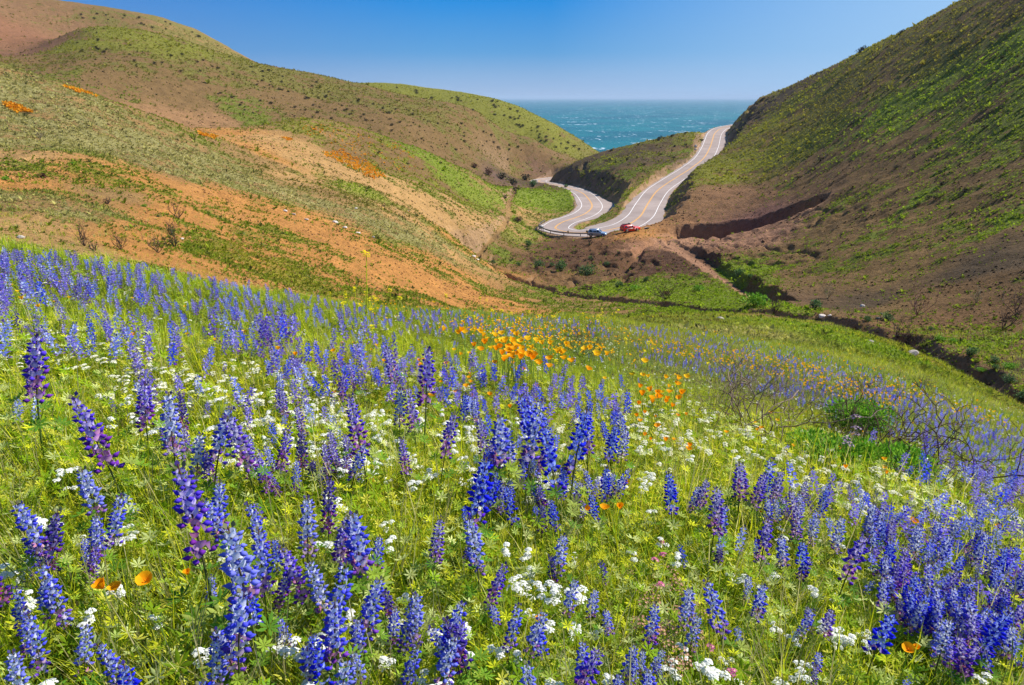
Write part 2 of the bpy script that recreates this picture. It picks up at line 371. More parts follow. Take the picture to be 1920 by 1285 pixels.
nt.links.new(sky.outputs[0], hs.inputs['Color']); tn = N(nt, 'ShaderNodeMix', data_type='RGBA', blend_type='MULTIPLY'); tn.inputs[0].default_value = 1; tn.inputs[7].default_value = (1.0, 1.0, 1.0, 1); nt.links.new(hs.outputs[0], tn.inputs[6]); lows = N(nt, 'ShaderNodeVectorMath', operation='SCALE'); lows.inputs[3].default_value = 0.97 / .105; nt.links.new(low_out, lows.inputs[0])
hm = N(nt, 'ShaderNodeMapRange', interpolation_type='SMOOTHSTEP'); hm.inputs[1].default_value = .15; hm.inputs[2].default_value = .45; nt.links.new(sx.outputs[2], hm.inputs[0])
fin = N(nt, 'ShaderNodeMix', data_type='RGBA'); nt.links.new(hm.outputs[0], fin.inputs[0]); nt.links.new(lows.outputs[0], fin.inputs[6]); nt.links.new(tn.outputs[2], fin.inputs[7]); nt.links.new(fin.outputs[2], bg.inputs[0]); nt.links.new(bg.outputs[0], wo.inputs[0])
sc.view_settings.view_transform = 'Standard'; sc.view_settings.look = 'None'; sc.view_settings.gamma = 1; sc.view_settings.exposure = .54
cy = sc.cycles; cy.max_bounces = 6; cy.diffuse_bounces = 3; cy.glossy_bounces = 2; cy.transmission_bounces = 4; cy.transparent_max_bounces = 4; cy.volume_bounces = 0
cy.caustics_reflective = False; cy.caustics_refractive = False

# ---- paint: what grows where (world positions found from the photograph)
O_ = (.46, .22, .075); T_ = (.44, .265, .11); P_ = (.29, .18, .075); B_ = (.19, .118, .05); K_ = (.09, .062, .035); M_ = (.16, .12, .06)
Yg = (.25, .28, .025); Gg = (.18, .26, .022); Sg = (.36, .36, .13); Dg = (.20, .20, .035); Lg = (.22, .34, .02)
PAINT = [
 (60,1200,M_,.5,Gg),(900,1200,M_,.5,Gg),(1800,1200,M_,.5,Gg),(300,800,M_,.6,Yg),(960,800,M_,.6,Yg),(1600,850,M_,.6,Gg),(1900,900,M_,.6,Gg),(500,620,M_,.6,Yg),(1000,640,M_,.6,Yg),(1300,640,M_,.7,Yg),
 (1250,600,P_,.85,Dg),(1400,625,P_,.85,Sg),(1600,670,P_,.8,Yg),(1500,612,P_,.9,Lg),(1650,650,P_,.9,Lg),(1780,720,P_,.75,Yg),(1850,750,P_,.8,Sg),(1600,700,P_,.85,Sg),(1760,760,P_,.85,Sg),(1600,640,P_,.8,Lg),(1720,670,O_,.55,Yg),(1840,745,O_,.6,Dg),
 (20,455,T_,.15,Gg),(150,465,T_,.12,Gg),(300,480,O_,.2,Gg),(60,420,T_,.25,Gg),(60,390,P_,.75,Sg),(170,410,P_,.85,Sg),(300,450,O_,.55,Gg),(420,490,O_,.7,Gg),(560,510,O_,.75,Yg),(680,535,O_,.45,Gg),
 (30,350,O_,.3,Gg),(200,370,P_,.3,Gg),(330,400,O_,.3,Gg),(150,330,O_,.5,Gg),(60,300,T_,.4,Gg),(260,340,O_,.65,Gg),(400,440,O_,.45,Gg),(480,400,O_,.5,Yg),(560,450,O_,.5,Gg),(640,500,O_,.5,Gg),(450,370,O_,.25,Gg),(560,400,O_,.4,Gg),(700,450,O_,.42,Gg),(760,520,O_,.35,Gg),(900,560,O_,.25,Gg),(820,500,O_,.35,Gg),(640,440,O_,.35,Gg),
 (20,210,P_,.8,Sg),(100,180,P_,.75,Sg),(30,260,P_,.7,Sg),(150,260,P_,.75,Sg),(250,260,P_,.7,Sg),(300,310,P_,.75,Sg),(350,290,P_,.7,Sg),(420,330,P_,.7,Sg),(480,350,P_,.7,Sg),(550,370,T_,.75,Sg),(650,400,P_,.7,Sg),(740,430,P_,.65,Sg),(820,450,T_,.55,Sg),(380,260,P_,.5,Gg),(450,290,P_,.5,Dg),(540,330,T_,.45,Dg),(640,370,P_,.5,Dg),(740,400,T_,.4,Dg),(880,470,O_,.4,Gg),
 (430,250,O_,.15,Gg),(520,260,T_,.12,Gg),(560,300,T_,.1,Gg),(650,330,T_,.15,Dg),(500,290,O_,.4,Yg),(700,350,T_,.2,Dg),(800,400,T_,.15,Dg),(760,385,T_,.2,Dg),(880,410,T_,.35,Dg),
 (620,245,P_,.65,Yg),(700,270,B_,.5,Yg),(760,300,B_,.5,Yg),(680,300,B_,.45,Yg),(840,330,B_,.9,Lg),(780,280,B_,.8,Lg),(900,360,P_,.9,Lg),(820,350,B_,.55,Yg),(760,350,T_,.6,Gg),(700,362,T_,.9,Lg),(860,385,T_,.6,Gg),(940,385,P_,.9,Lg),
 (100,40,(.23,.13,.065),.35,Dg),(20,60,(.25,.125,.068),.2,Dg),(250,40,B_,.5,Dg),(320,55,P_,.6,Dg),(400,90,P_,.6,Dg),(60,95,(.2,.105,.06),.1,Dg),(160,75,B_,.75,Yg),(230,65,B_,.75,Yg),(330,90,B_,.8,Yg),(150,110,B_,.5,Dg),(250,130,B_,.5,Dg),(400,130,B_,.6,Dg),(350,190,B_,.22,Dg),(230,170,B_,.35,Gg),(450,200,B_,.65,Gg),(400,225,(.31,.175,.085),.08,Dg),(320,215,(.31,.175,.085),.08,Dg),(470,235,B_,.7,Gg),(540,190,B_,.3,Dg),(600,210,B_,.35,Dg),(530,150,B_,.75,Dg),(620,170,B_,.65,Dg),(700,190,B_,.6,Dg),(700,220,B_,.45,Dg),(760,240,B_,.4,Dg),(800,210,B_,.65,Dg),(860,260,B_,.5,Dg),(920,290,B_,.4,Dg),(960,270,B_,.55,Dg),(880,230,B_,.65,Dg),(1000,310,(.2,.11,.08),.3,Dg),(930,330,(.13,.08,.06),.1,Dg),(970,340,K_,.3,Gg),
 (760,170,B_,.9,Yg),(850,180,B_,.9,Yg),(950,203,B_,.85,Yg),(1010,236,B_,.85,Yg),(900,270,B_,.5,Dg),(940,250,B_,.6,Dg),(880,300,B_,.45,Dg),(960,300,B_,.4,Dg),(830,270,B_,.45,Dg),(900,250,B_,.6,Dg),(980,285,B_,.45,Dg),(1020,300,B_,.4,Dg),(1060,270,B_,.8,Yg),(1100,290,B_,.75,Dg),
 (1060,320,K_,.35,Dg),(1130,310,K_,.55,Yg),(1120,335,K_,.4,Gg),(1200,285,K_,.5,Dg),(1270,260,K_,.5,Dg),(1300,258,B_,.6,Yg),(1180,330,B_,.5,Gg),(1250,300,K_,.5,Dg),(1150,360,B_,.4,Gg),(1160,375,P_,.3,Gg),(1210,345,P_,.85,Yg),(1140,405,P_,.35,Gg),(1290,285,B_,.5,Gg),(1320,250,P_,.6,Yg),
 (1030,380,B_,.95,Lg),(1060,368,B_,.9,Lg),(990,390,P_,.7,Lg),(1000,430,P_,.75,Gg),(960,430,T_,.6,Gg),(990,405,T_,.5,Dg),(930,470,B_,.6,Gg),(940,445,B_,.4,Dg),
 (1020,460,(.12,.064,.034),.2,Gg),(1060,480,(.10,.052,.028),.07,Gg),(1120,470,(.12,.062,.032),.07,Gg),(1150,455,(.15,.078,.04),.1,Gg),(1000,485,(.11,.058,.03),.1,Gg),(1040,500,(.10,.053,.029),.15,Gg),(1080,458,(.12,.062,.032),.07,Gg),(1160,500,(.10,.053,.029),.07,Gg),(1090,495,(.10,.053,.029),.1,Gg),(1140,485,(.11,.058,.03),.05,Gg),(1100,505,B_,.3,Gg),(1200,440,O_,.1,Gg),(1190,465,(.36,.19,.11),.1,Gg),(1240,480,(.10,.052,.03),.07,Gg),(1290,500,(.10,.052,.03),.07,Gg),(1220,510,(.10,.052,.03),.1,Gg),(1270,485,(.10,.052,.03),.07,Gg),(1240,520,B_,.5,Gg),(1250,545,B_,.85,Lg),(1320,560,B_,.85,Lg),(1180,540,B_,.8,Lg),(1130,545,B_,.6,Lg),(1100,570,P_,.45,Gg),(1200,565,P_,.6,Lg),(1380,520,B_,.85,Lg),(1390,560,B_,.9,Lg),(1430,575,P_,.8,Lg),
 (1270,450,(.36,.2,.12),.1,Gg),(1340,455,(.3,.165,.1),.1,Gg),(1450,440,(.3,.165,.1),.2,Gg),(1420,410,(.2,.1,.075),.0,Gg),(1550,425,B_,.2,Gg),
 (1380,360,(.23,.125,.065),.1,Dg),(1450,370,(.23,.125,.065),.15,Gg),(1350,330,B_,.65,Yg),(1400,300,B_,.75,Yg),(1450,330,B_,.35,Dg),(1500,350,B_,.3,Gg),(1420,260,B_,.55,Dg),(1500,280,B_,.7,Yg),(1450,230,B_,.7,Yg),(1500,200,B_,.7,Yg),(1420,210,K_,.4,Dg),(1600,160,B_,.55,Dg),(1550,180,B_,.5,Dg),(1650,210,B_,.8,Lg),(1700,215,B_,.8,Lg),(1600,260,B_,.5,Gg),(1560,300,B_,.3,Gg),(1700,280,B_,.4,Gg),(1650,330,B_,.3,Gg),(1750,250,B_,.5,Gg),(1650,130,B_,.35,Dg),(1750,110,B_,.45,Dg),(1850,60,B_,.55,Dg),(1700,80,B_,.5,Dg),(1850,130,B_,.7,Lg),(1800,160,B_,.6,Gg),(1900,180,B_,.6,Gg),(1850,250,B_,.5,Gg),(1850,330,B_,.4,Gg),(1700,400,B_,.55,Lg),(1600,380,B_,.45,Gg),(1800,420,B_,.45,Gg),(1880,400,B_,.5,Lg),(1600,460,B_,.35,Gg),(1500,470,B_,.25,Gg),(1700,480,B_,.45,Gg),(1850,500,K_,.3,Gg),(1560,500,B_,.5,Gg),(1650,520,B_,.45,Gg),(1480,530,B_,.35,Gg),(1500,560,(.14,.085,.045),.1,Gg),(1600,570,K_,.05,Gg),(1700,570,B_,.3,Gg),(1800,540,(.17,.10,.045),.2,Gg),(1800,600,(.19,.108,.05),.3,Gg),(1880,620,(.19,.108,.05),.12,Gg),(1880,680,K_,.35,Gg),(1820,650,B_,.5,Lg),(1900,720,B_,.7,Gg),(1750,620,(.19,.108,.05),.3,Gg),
]
pp = []; pv = []
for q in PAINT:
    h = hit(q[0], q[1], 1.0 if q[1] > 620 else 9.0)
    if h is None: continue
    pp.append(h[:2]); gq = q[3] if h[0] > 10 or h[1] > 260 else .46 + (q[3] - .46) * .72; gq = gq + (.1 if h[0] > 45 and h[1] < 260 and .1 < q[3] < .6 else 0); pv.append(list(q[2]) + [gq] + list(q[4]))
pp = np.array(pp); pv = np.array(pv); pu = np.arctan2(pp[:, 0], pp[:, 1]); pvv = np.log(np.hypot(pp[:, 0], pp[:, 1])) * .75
PA = np.linspace(R(-60), R(60), 420); PVg = np.linspace(math.log(.8), math.log(1000), 420)
PT = np.zeros((420, 420, 7))
for i in range(420):
    d2 = (PA[i] - pu[None]) ** 2 + (PVg[:, None] * .75 - pvv[None]) ** 2
    wgt = 1 / (d2 + .0004) ** 1.9; PT[i] = (wgt @ pv) / wgt.sum(1)[:, None]
def paint(x, y):
    """dirt rgb, green share, grass rgb at world x, y"""
    wx = x + fbm(x / 9, y / 9, 71, 3) * 4 * np.clip(np.hypot(x, y) / 60, 0, 1); wy = y + fbm(x / 9, y / 9, 81, 3) * 4 * np.clip(np.hypot(x, y) / 60, 0, 1)
    fa = np.clip((np.arctan2(wx, wy) - PA[0]) / (PA[-1] - PA[0]) * 419, 0, 418.999); fv = np.clip((np.log(np.maximum(np.hypot(wx, wy), .5)) - PVg[0]) / (PVg[-1] - PVg[0]) * 419, 0, 418.999)
    i = fa.astype(int); j = fv.astype(int); ta = (fa - i)[..., None]; tv = (fv - j)[..., None]
    return (PT[i, j] * (1 - ta) + PT[i + 1, j] * ta) * (1 - tv) + (PT[i, j + 1] * (1 - ta) + PT[i + 1, j + 1] * ta) * tv
def green_mask(x, y):
    """the patchiness of the growth, shared by the ground colour and by what is scattered on it (0..1 noise)"""
    a = fbm(x / 11, y / 11, 101, 3); b = fbm(x / 2.6, y / 2.6, 111, 3); c = fbm(x / .8, y / .8, 121, 2)
    return .5 + .5 * (a * .75 + b * .85 + c * .35)

# ---- terrain mesh, polar round a point behind the camera so it runs under it
QN = 1 if sc.get('quick') is None else 2
NAZ, NRR = 1450, 1750
aa = np.linspace(R(-47), R(47), NAZ); CY = -2.5
tt = np.linspace(0, 1, NRR); rr = np.exp(math.log(1.2) + (math.log(960) - math.log(1.2)) * tt)
X = rr[None] * np.sin(aa)[:, None]; Y = rr[None] * np.cos(aa)[:, None] + CY
Z, RD, RS, RF = Hfull(X, Y)
pr = paint(X, Y); gm = green_mask(X, Y)
# damp, dark, bare creek bed and cut faces
cd, _, cf = near_path(X, Y, CREEKP, 14)
bare = np.clip(1 - (cd - .3 - .8 * (gm - .4)) / .9, 0, 1)
dZr = np.gradient(Z, axis=1) / np.maximum(np.gradient(rr)[None], 1e-3); dZa = np.gradient(Z, axis=0) / (rr[None] * (aa[1] - aa[0]))
slope = np.hypot(dZr, dZa); cutf = np.clip((slope - .75) / .35, 0, 1) * np.clip(np.maximum(1.6 - RD / 22, 1.4 - cd / 9), 0, 1) + 0 * slope
hwR = np.where(RS < 0, along(ROAD, 3, RF), along(ROAD, 4, RF))
sh = np.clip(1 - (RD - hwR - .1 - 2.4 * (gm - .5)) / .7, 0, 1)
dirt = pr[..., :3].copy(); g = pr[..., 3].copy()
rock = np.stack([.30 + .1 * gm, .215 + .05 * gm, .15 + .03 * gm], -1) * np.where(X[..., None] > 0, 1.0, 1.2)
dirt = dirt * (1 - cutf[..., None] * .35) + rock * cutf[..., None] * .35
dirt = dirt * (1 - sh[..., None]) + np.array([.40, .26, .16]) * sh[..., None]
td, _, _ = near_path(X, Y, TRAIL, 4); bd, _, _ = near_path(X, Y, BENCH, 8); tr_ = np.maximum(np.clip(1.6 - td * 1.1, 0, 1), np.clip(1.5 - bd / 3, 0, 1) * .8)
dirt = dirt * (1 - tr_[..., None] * .8) + np.array([.40, .22, .13]) * tr_[..., None] * .8
g = g * (1 - cutf * .75) * (1 - sh) * (1 - tr_ * .75) * (1 - bare)
g = np.clip((g - gm) * 1.5 + .5 + (g - .5) * .5, 0, 1) * np.where(g > .02, 1, 0)
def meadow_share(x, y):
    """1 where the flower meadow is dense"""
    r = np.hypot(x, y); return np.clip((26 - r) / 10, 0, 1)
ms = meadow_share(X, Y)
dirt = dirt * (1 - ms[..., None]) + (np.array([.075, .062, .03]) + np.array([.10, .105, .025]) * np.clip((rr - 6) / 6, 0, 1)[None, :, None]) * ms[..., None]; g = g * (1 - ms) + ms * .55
idx = (np.arange(NAZ - 1)[:, None] * NRR + np.arange(NRR - 1)[None]).ravel()
Fq = np.stack([idx, idx + NRR, idx + NRR + 1, idx + 1], 1)
m, nt, out = mat_new('hillside_soil_and_growth')
aD = N(nt, 'ShaderNodeAttribute', attribute_name='Dirt'); aG = N(nt, 'ShaderNodeAttribute', attribute_name='Grass'); ag = N(nt, 'ShaderNodeAttribute', attribute_name='green')
tc = N(nt, 'ShaderNodeNewGeometry')
def noise(scale, detail=5.0, rough_=.6):
    q = N(nt, 'ShaderNodeTexNoise', i_Scale=scale, i_Detail=detail, i_Roughness=rough_); nt.links.new(tc.outputs['Position'], q.inputs['Vector']); return q.outputs['Fac']
def math_(op, a, b=None, c=None):
    q = N(nt, 'ShaderNodeMath', operation=op)
    for i, v in enumerate((a, b, c)):
        if v is None: continue
        if isinstance(v, (int, float)): q.inputs[i].default_value = v
        else: nt.links.new(v, q.inputs[i])
    return q.outputs[0]
n1 = noise(.95); n2 = noise(.22, 4.0); n3 = noise(9.0, 3.0)
mix = math_('ADD', math_('ADD', math_('MULTIPLY', math_('SUBTRACT', n1, .5), 2.6), math_('MULTIPLY', math_('SUBTRACT', n3, .5), 1.6)), math_('MULTIPLY', math_('SUBTRACT', n2, .5), .8))
gg = math_('ADD', math_('MULTIPLY', math_('SUBTRACT', ag.outputs['Fac'], .5), 1.9), mix)
mk = N(nt, 'ShaderNodeMapRange', interpolation_type='SMOOTHSTEP'); mk.inputs[1].default_value = -.1; mk.inputs[2].default_value = .55; nt.links.new(gg, mk.inputs[0])
no_g = math_('GREATER_THAN', ag.outputs['Fac'], .012); gfac = math_('MULTIPLY', math_('MULTIPLY', mk.outputs[0], .92), no_g)
def vary(col, fac, lo, hi, sat=1.0):
    mr = N(nt, 'ShaderNodeMapRange'); mr.inputs[1].default_value = .25; mr.inputs[2].default_value = .75; mr.inputs[3].default_value = lo; mr.inputs[4].default_value = hi; nt.links.new(fac, mr.inputs[0])
    h = N(nt, 'ShaderNodeHueSaturation', i_Saturation=sat); nt.links.new(col, h.inputs['Color']); nt.links.new(mr.outputs[0], h.inputs['Value']); return h.outputs[0]
dc = vary(vary(aD.outputs['Color'], noise(.45, 6.0), .72, 1.25), noise(5.0, 4.0), .62, 1.3, 1.05)
gc0 = N(nt, 'ShaderNodeMix', data_type='RGBA'); gc0.inputs[0].default_value = .3; nt.links.new(aG.outputs['Color'], gc0.inputs[6]); nt.links.new(dc, gc0.inputs[7])
gc = vary(vary(gc0.outputs[2], noise(.8, 4.0), .6, 1.15), noise(6.0, 3.0), .5, 1.3)
cm = N(nt, 'ShaderNodeMix', data_type='RGBA'); nt.links.new(gfac, cm.inputs[0]); nt.links.new(dc, cm.inputs[6]); nt.links.new(gc, cm.inputs[7])
bs = N(nt, 'ShaderNodeBsdfPrincipled', i_Roughness=.95); bs.inputs['Specular IOR Level'].default_value = .1
nt.links.new(cm.outputs[2], bs.inputs['Base Color'])
bh = math_('ADD', math_('MULTIPLY', noise(1.6, 8.0, .68), 1.0), math_('MULTIPLY', gfac, .12))
b1 = N(nt, 'ShaderNodeBump', i_Strength=1.0, i_Distance=.5); nt.links.new(bh, b1.inputs['Height']); nt.links.new(b1.outputs[0], bs.inputs['Normal'])
nt.links.new(bs.outputs[0], out.inputs[0])
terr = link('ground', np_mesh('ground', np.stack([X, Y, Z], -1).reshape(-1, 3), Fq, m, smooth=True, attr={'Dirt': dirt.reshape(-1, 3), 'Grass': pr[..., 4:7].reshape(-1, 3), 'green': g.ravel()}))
tag(terr, kind='structure')
ZMAX, ZMIN = float(Z.max()), float(Z.min()); HTOP = ZMAX + 2.5; print('land', ZMIN, ZMAX)
del X, Y, Z, RD, RS, RF, pr, gm, cd, cf, bare, dZr, dZa, slope, cutf, hwR, sh, dirt, g, rock, td, bd, tr_, ms

# ---- sea
m, nt, out = mat_new('windy_sea_water')
tc = N(nt, 'ShaderNodeNewGeometry'); mp = N(nt, 'ShaderNodeMapping'); mp.inputs['Scale'].default_value = (1, 1.0, 1); mp.inputs['Rotation'].default_value = (0, 0, R(20))
nt.links.new(tc.outputs['Position'], mp.inputs['Vector'])
def sn(scale, detail, rough_=.6, mpn=mp):
    q = N(nt, 'ShaderNodeTexNoise', i_Scale=scale, i_Detail=detail, i_Roughness=rough_); nt.links.new(mpn.outputs[0], q.inputs['Vector']); return q.outputs['Fac']
mp2 = N(nt, 'ShaderNodeMapping'); mp2.inputs['Scale'].default_value = (1, .33, 1); nt.links.new(tc.outputs['Position'], mp2.inputs['Vector'])
foam = math_('MULTIPLY', sn(.085, 3.0, .55, mp2), sn(.011, 3.0, .6))
fm = N(nt, 'ShaderNodeMapRange'); fm.inputs[1].default_value = .344; fm.inputs[2].default_value = .392; nt.links.new(foam, fm.inputs[0])
cr = N(nt, 'ShaderNodeValToRGB'); cr.color_ramp.elements[0].position = .35; cr.color_ramp.elements[0].color = (.002, .082, .098, 1); cr.color_ramp.elements[1].position = .65; cr.color_ramp.elements[1].color = (.005, .155, .148, 1)
nt.links.new(sn(.004, 5.0), cr.inputs[0])
cm = N(nt, 'ShaderNodeMix', data_type='RGBA'); nt.links.new(fm.outputs[0], cm.inputs[0]); nt.links.new(cr.outputs[0], cm.inputs[6]); cm.inputs[7].default_value = (.55, .65, .68, 1)
bs = N(nt, 'ShaderNodeBsdfPrincipled', i_Roughness=.35); bs.inputs['Specular IOR Level'].default_value = .1; nt.links.new(cm.outputs[2], bs.inputs['Base Color'])
b1 = N(nt, 'ShaderNodeBump', i_Strength=.8, i_Distance=3.0); nt.links.new(sn(.09, 6.0, .65), b1.inputs['Height']); nt.links.new(b1.outputs[0], bs.inputs['Normal'])
nt.links.new(bs.outputs[0], out.inputs[0])
ra = np.concatenate([[0], np.exp(np.linspace(math.log(300), math.log(60000), 60))]); an = np.linspace(0, 2 * math.pi, 97)[:-1]
V = np.stack([ra[:, None] * np.sin(an)[None], ra[:, None] * np.cos(an)[None], np.full((61, 96), SEA_Z)], -1).reshape(-1, 3)
Fq = np.array([[i * 96 + j, (i + 1) * 96 + j, (i + 1) * 96 + (j + 1) % 96, i * 96 + (j + 1) % 96] for i in range(60) for j in range(96)])
tag(link('sea', np_mesh('sea', V, Fq[:, ::-1], m)), kind='structure')

# ---- road
def ribbon(P, o0, o1, dz, ncross=2, jit=0.0, seed=5):
    """o0, o1: offsets to the right of travel (arrays or numbers)"""
    d = np.gradient(P[:, :2], axis=0); d /= np.linalg.norm(d, axis=1)[:, None]; nrm = np.stack([d[:, 1], -d[:, 0]], 1)
    o0 = np.broadcast_to(o0, len(P)).astype(float); o1 = np.broadcast_to(o1, len(P)).astype(float)
    if jit:
        s = np.arange(len(P)) * .8; o0 = o0 + jit * fbm(s / 4, s * 0, seed, 4); o1 = o1 + jit * fbm(s / 4, s * 0 + 9, seed + 3, 4)
    t = np.linspace(0, 1, ncross); o = o0[:, None] * (1 - t) + o1[:, None] * t
    V = np.concatenate([P[:, None, :2] + nrm[:, None] * o[..., None], np.broadcast_to((P[:, 2] + dz)[:, None, None], (len(P), ncross, 1))], -1).reshape(-1, 3)
    i = (np.arange(len(P) - 1)[:, None] * ncross + np.arange(ncross - 1)[None]).ravel()
    return V, np.stack([i, i + ncross, i + ncross + 1, i + 1], 1)[:, ::-1]
m, nt, out = mat_new('weathered_asphalt')
tc = N(nt, 'ShaderNodeNewGeometry')
cr = N(nt, 'ShaderNodeValToRGB'); cr.color_ramp.elements[0].position = .3; cr.color_ramp.elements[0].color = (.27, .205, .175, 1); cr.color_ramp.elements[1].position = .72; cr.color_ramp.elements[1].color = (.40, .315, .275, 1)
nt.links.new(noise(.16, 8.0, .7), cr.inputs[0])
c2 = vary(vary(cr.outputs[0], noise(.05, 3.0), .8, 1.12), noise(4.0, 3.0), .9, 1.08)
bs = N(nt, 'ShaderNodeBsdfPrincipled', i_Roughness=.9); nt.links.new(c2, bs.inputs['Base Color']); nt.links.new(bs.outputs[0], out.inputs[0])
road = link('road', np_mesh('road', *ribbon(ROAD, -(ROAD[:, 3] - .3), ROAD[:, 4] - .3, 0, 5, .5), m)); tag(road, kind='structure')
white = plainmat('road_paint_white', (.78, .74, .70), .7, noise=.12, nscale=1.5); yellow = plainmat('road_paint_yellow', (.74, .36, .05), .7, noise=.12, nscale=1.5)
link('edge_line', np_mesh('edge_line', *ribbon(ROAD, -3.60, -3.40, .012), white), road)
link('edge_line', np_mesh('edge_line', *ribbon(ROAD, 3.40, 3.60, .012), white), road)
link('centre_line', np_mesh('centre_line', *ribbon(ROAD, -.22, -.05, .012), yellow), road)
link('centre_line', np_mesh('centre_line', *ribbon(ROAD, .05, .22, .012), yellow), road)
print('setting', time.time() - T0)

# ---- sea haze: one even volume round the whole place
hb = MB(); hb.box((-61500, -61500, SEA_Z - 40), (61500, 61500, HTOP), np.ones(3))
m, nt, out = mat_new('sea_haze'); pv_ = N(nt, 'ShaderNodeVolumePrincipled'); pv_.inputs['Color'].default_value = (.62, .80, 1, 1); pv_.inputs['Density'].default_value = 1 / 19000; nt.links.new(pv_.outputs[0], out.inputs['Volume'])
tag(link('haze', hb.mesh('haze', m)), kind='stuff')

# ================================================================== PLANT PROTOTYPES (metres, base at the origin, +Z up)
rnd = random.Random(11)
def srgb(r, g, b): return np.array([(c / 255) ** 2.2 for c in (r, g, b)])
def lozenge(mb, base, d, L, wd, c, up=(0, 0, 1), fold=.0, ctip=None):
    """a leaflet: base point, direction, length, width: 4 points, 2 triangles with a fold"""
    base = np.asarray(base, float); d = np.asarray(d, float); d = d / (np.linalg.norm(d) + 1e-9)
    s = np.cross(d, up); n = np.linalg.norm(s); s = s / n if n > 1e-3 else np.array([1., 0, 0]); u = np.cross(s, d)
    m_ = base + d * L * .55
    V = [base, m_ + s * wd + u * fold * L, base + d * L, m_ - s * wd + u * fold * L]
    cc = np.array([c, c, c if ctip is None else ctip, c])
    mb.add(V, [[0, 1, 2], [0, 2, 3]], cc)
def blade(mb, base, az, h, lean, wd, c, c2, seg=3):
    t = np.linspace(0, 1, seg + 1); ca, sa = math.cos(az), math.sin(az); out = lean * h * t ** 1.8
    P_ = np.stack([base[0] + ca * out, base[1] + sa * out, h * (t - .35 * lean * t ** 2.5)], 1) + [0, 0, base[2] if len(base) > 2 else 0]
    ww = wd * (1 - t ** 1.5) ; s = np.array([-sa, ca, 0])
    V = []; C_ = []
    for k in range(seg):
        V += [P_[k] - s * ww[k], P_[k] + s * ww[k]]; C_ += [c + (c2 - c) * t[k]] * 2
    V.append(P_[-1]); C_.append(c2); Fc = []
    for k in range(seg - 1): Fc += [[2 * k, 2 * k + 1, 2 * k + 3], [2 * k, 2 * k + 3, 2 * k + 2]]
    k = seg - 1; Fc.append([2 * k, 2 * k + 1, 2 * seg]); mb.add(V, Fc, np.array(C_))
def palmate(mb, c0, r, L, n, c, tilt=(0, 0, 1), cup=.35):
    t = Vector(tilt).normalized(); q = t.to_track_quat('Z', 'Y').to_matrix(); a0 = rnd.random() * 6
    for k in range(n):
        a = a0 + k * 2 * math.pi / n * .95; d = q @ Vector((math.cos(a), math.sin(a), cup)); cc = c * rnd.uniform(.85, 1.15)
        lozenge(mb, c0, d, L * rnd.uniform(.85, 1.1), L * .14, cc, tuple(t), -.05, cc * 1.15)
GR = [srgb(150, 175, 60), srgb(120, 160, 50), srgb(165, 180, 85), srgb(95, 140, 45)]
def grass_tuft(n, h, spread, wd, cols, seg=3, lean=.6):
    mb = MB()
    for k in range(n):
        a = rnd.uniform(0, 6.28); r_ = spread * rnd.random() ** .5; c = cols[rnd.randrange(len(cols))] * rnd.uniform(.75, 1.2)
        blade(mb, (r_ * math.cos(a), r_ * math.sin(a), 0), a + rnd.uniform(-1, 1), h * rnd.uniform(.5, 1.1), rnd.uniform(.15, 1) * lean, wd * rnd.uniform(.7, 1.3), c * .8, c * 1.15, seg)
    return mb
def palm_cluster(n, h, spread, L, cols, nl=7):
    mb = MB()
    for k in range(n):
        a = rnd.uniform(0, 6.28); r_ = spread * rnd.random() ** .5; z = h * rnd.uniform(.35, 1); c = cols[rnd.randrange(len(cols))] * rnd.uniform(.8, 1.15)
        P_ = np.array([r_ * math.cos(a), r_ * math.sin(a), z])
        blade(mb, (r_ * .3 * math.cos(a), r_ * .3 * math.sin(a), 0), a, z, r_ * .7 / max(z, .01), .0015, c * .7, c * .7, 2)
        palmate(mb, P_, 0, L * rnd.uniform(.7, 1.15), nl, c, (rnd.uniform(-.5, .5) + .3 * math.cos(a), rnd.uniform(-.5, .5) + .3 * math.sin(a), 1))
    return mb
def fern_clump(n, L, cols, nl=9, wd=.0035):
    """feathery stems of small leaflets"""
    mb = MB()
    for k in range(n):
        a = rnd.uniform(0, 6.28); el = rnd.uniform(.5, 1.35); c = cols[rnd.randrange(len(cols))] * rnd.uniform(.75, 1.2); l_ = L * rnd.uniform(.6, 1.1)
        d = np.array([math.cos(a) * math.cos(el), math.sin(a) * math.cos(el), math.sin(el)]); o = np.array([rnd.uniform(-1, 1), rnd.uniform(-1, 1), 0]) * L * .3
        s = np.cross(d, [0, 0, 1.]); s /= np.linalg.norm(s) + 1e-6
        for j in range(nl):
            t = (j + 1) / nl; p = o + d * l_ * t + np.array([0, 0, -.25 * l_ * t * t * (1 - el / 1.6)])
            for sg in (-1, 1):
                q = s * sg + d * .7 + np.array([0, 0, rnd.uniform(-.3, .5)]); lozenge(mb, p, q, l_ * .28 * (1.1 - .6 * t), wd, c * rnd.uniform(.85, 1.15))
        lozenge(mb, o, d, l_, .0015, c * .7)
    return mb
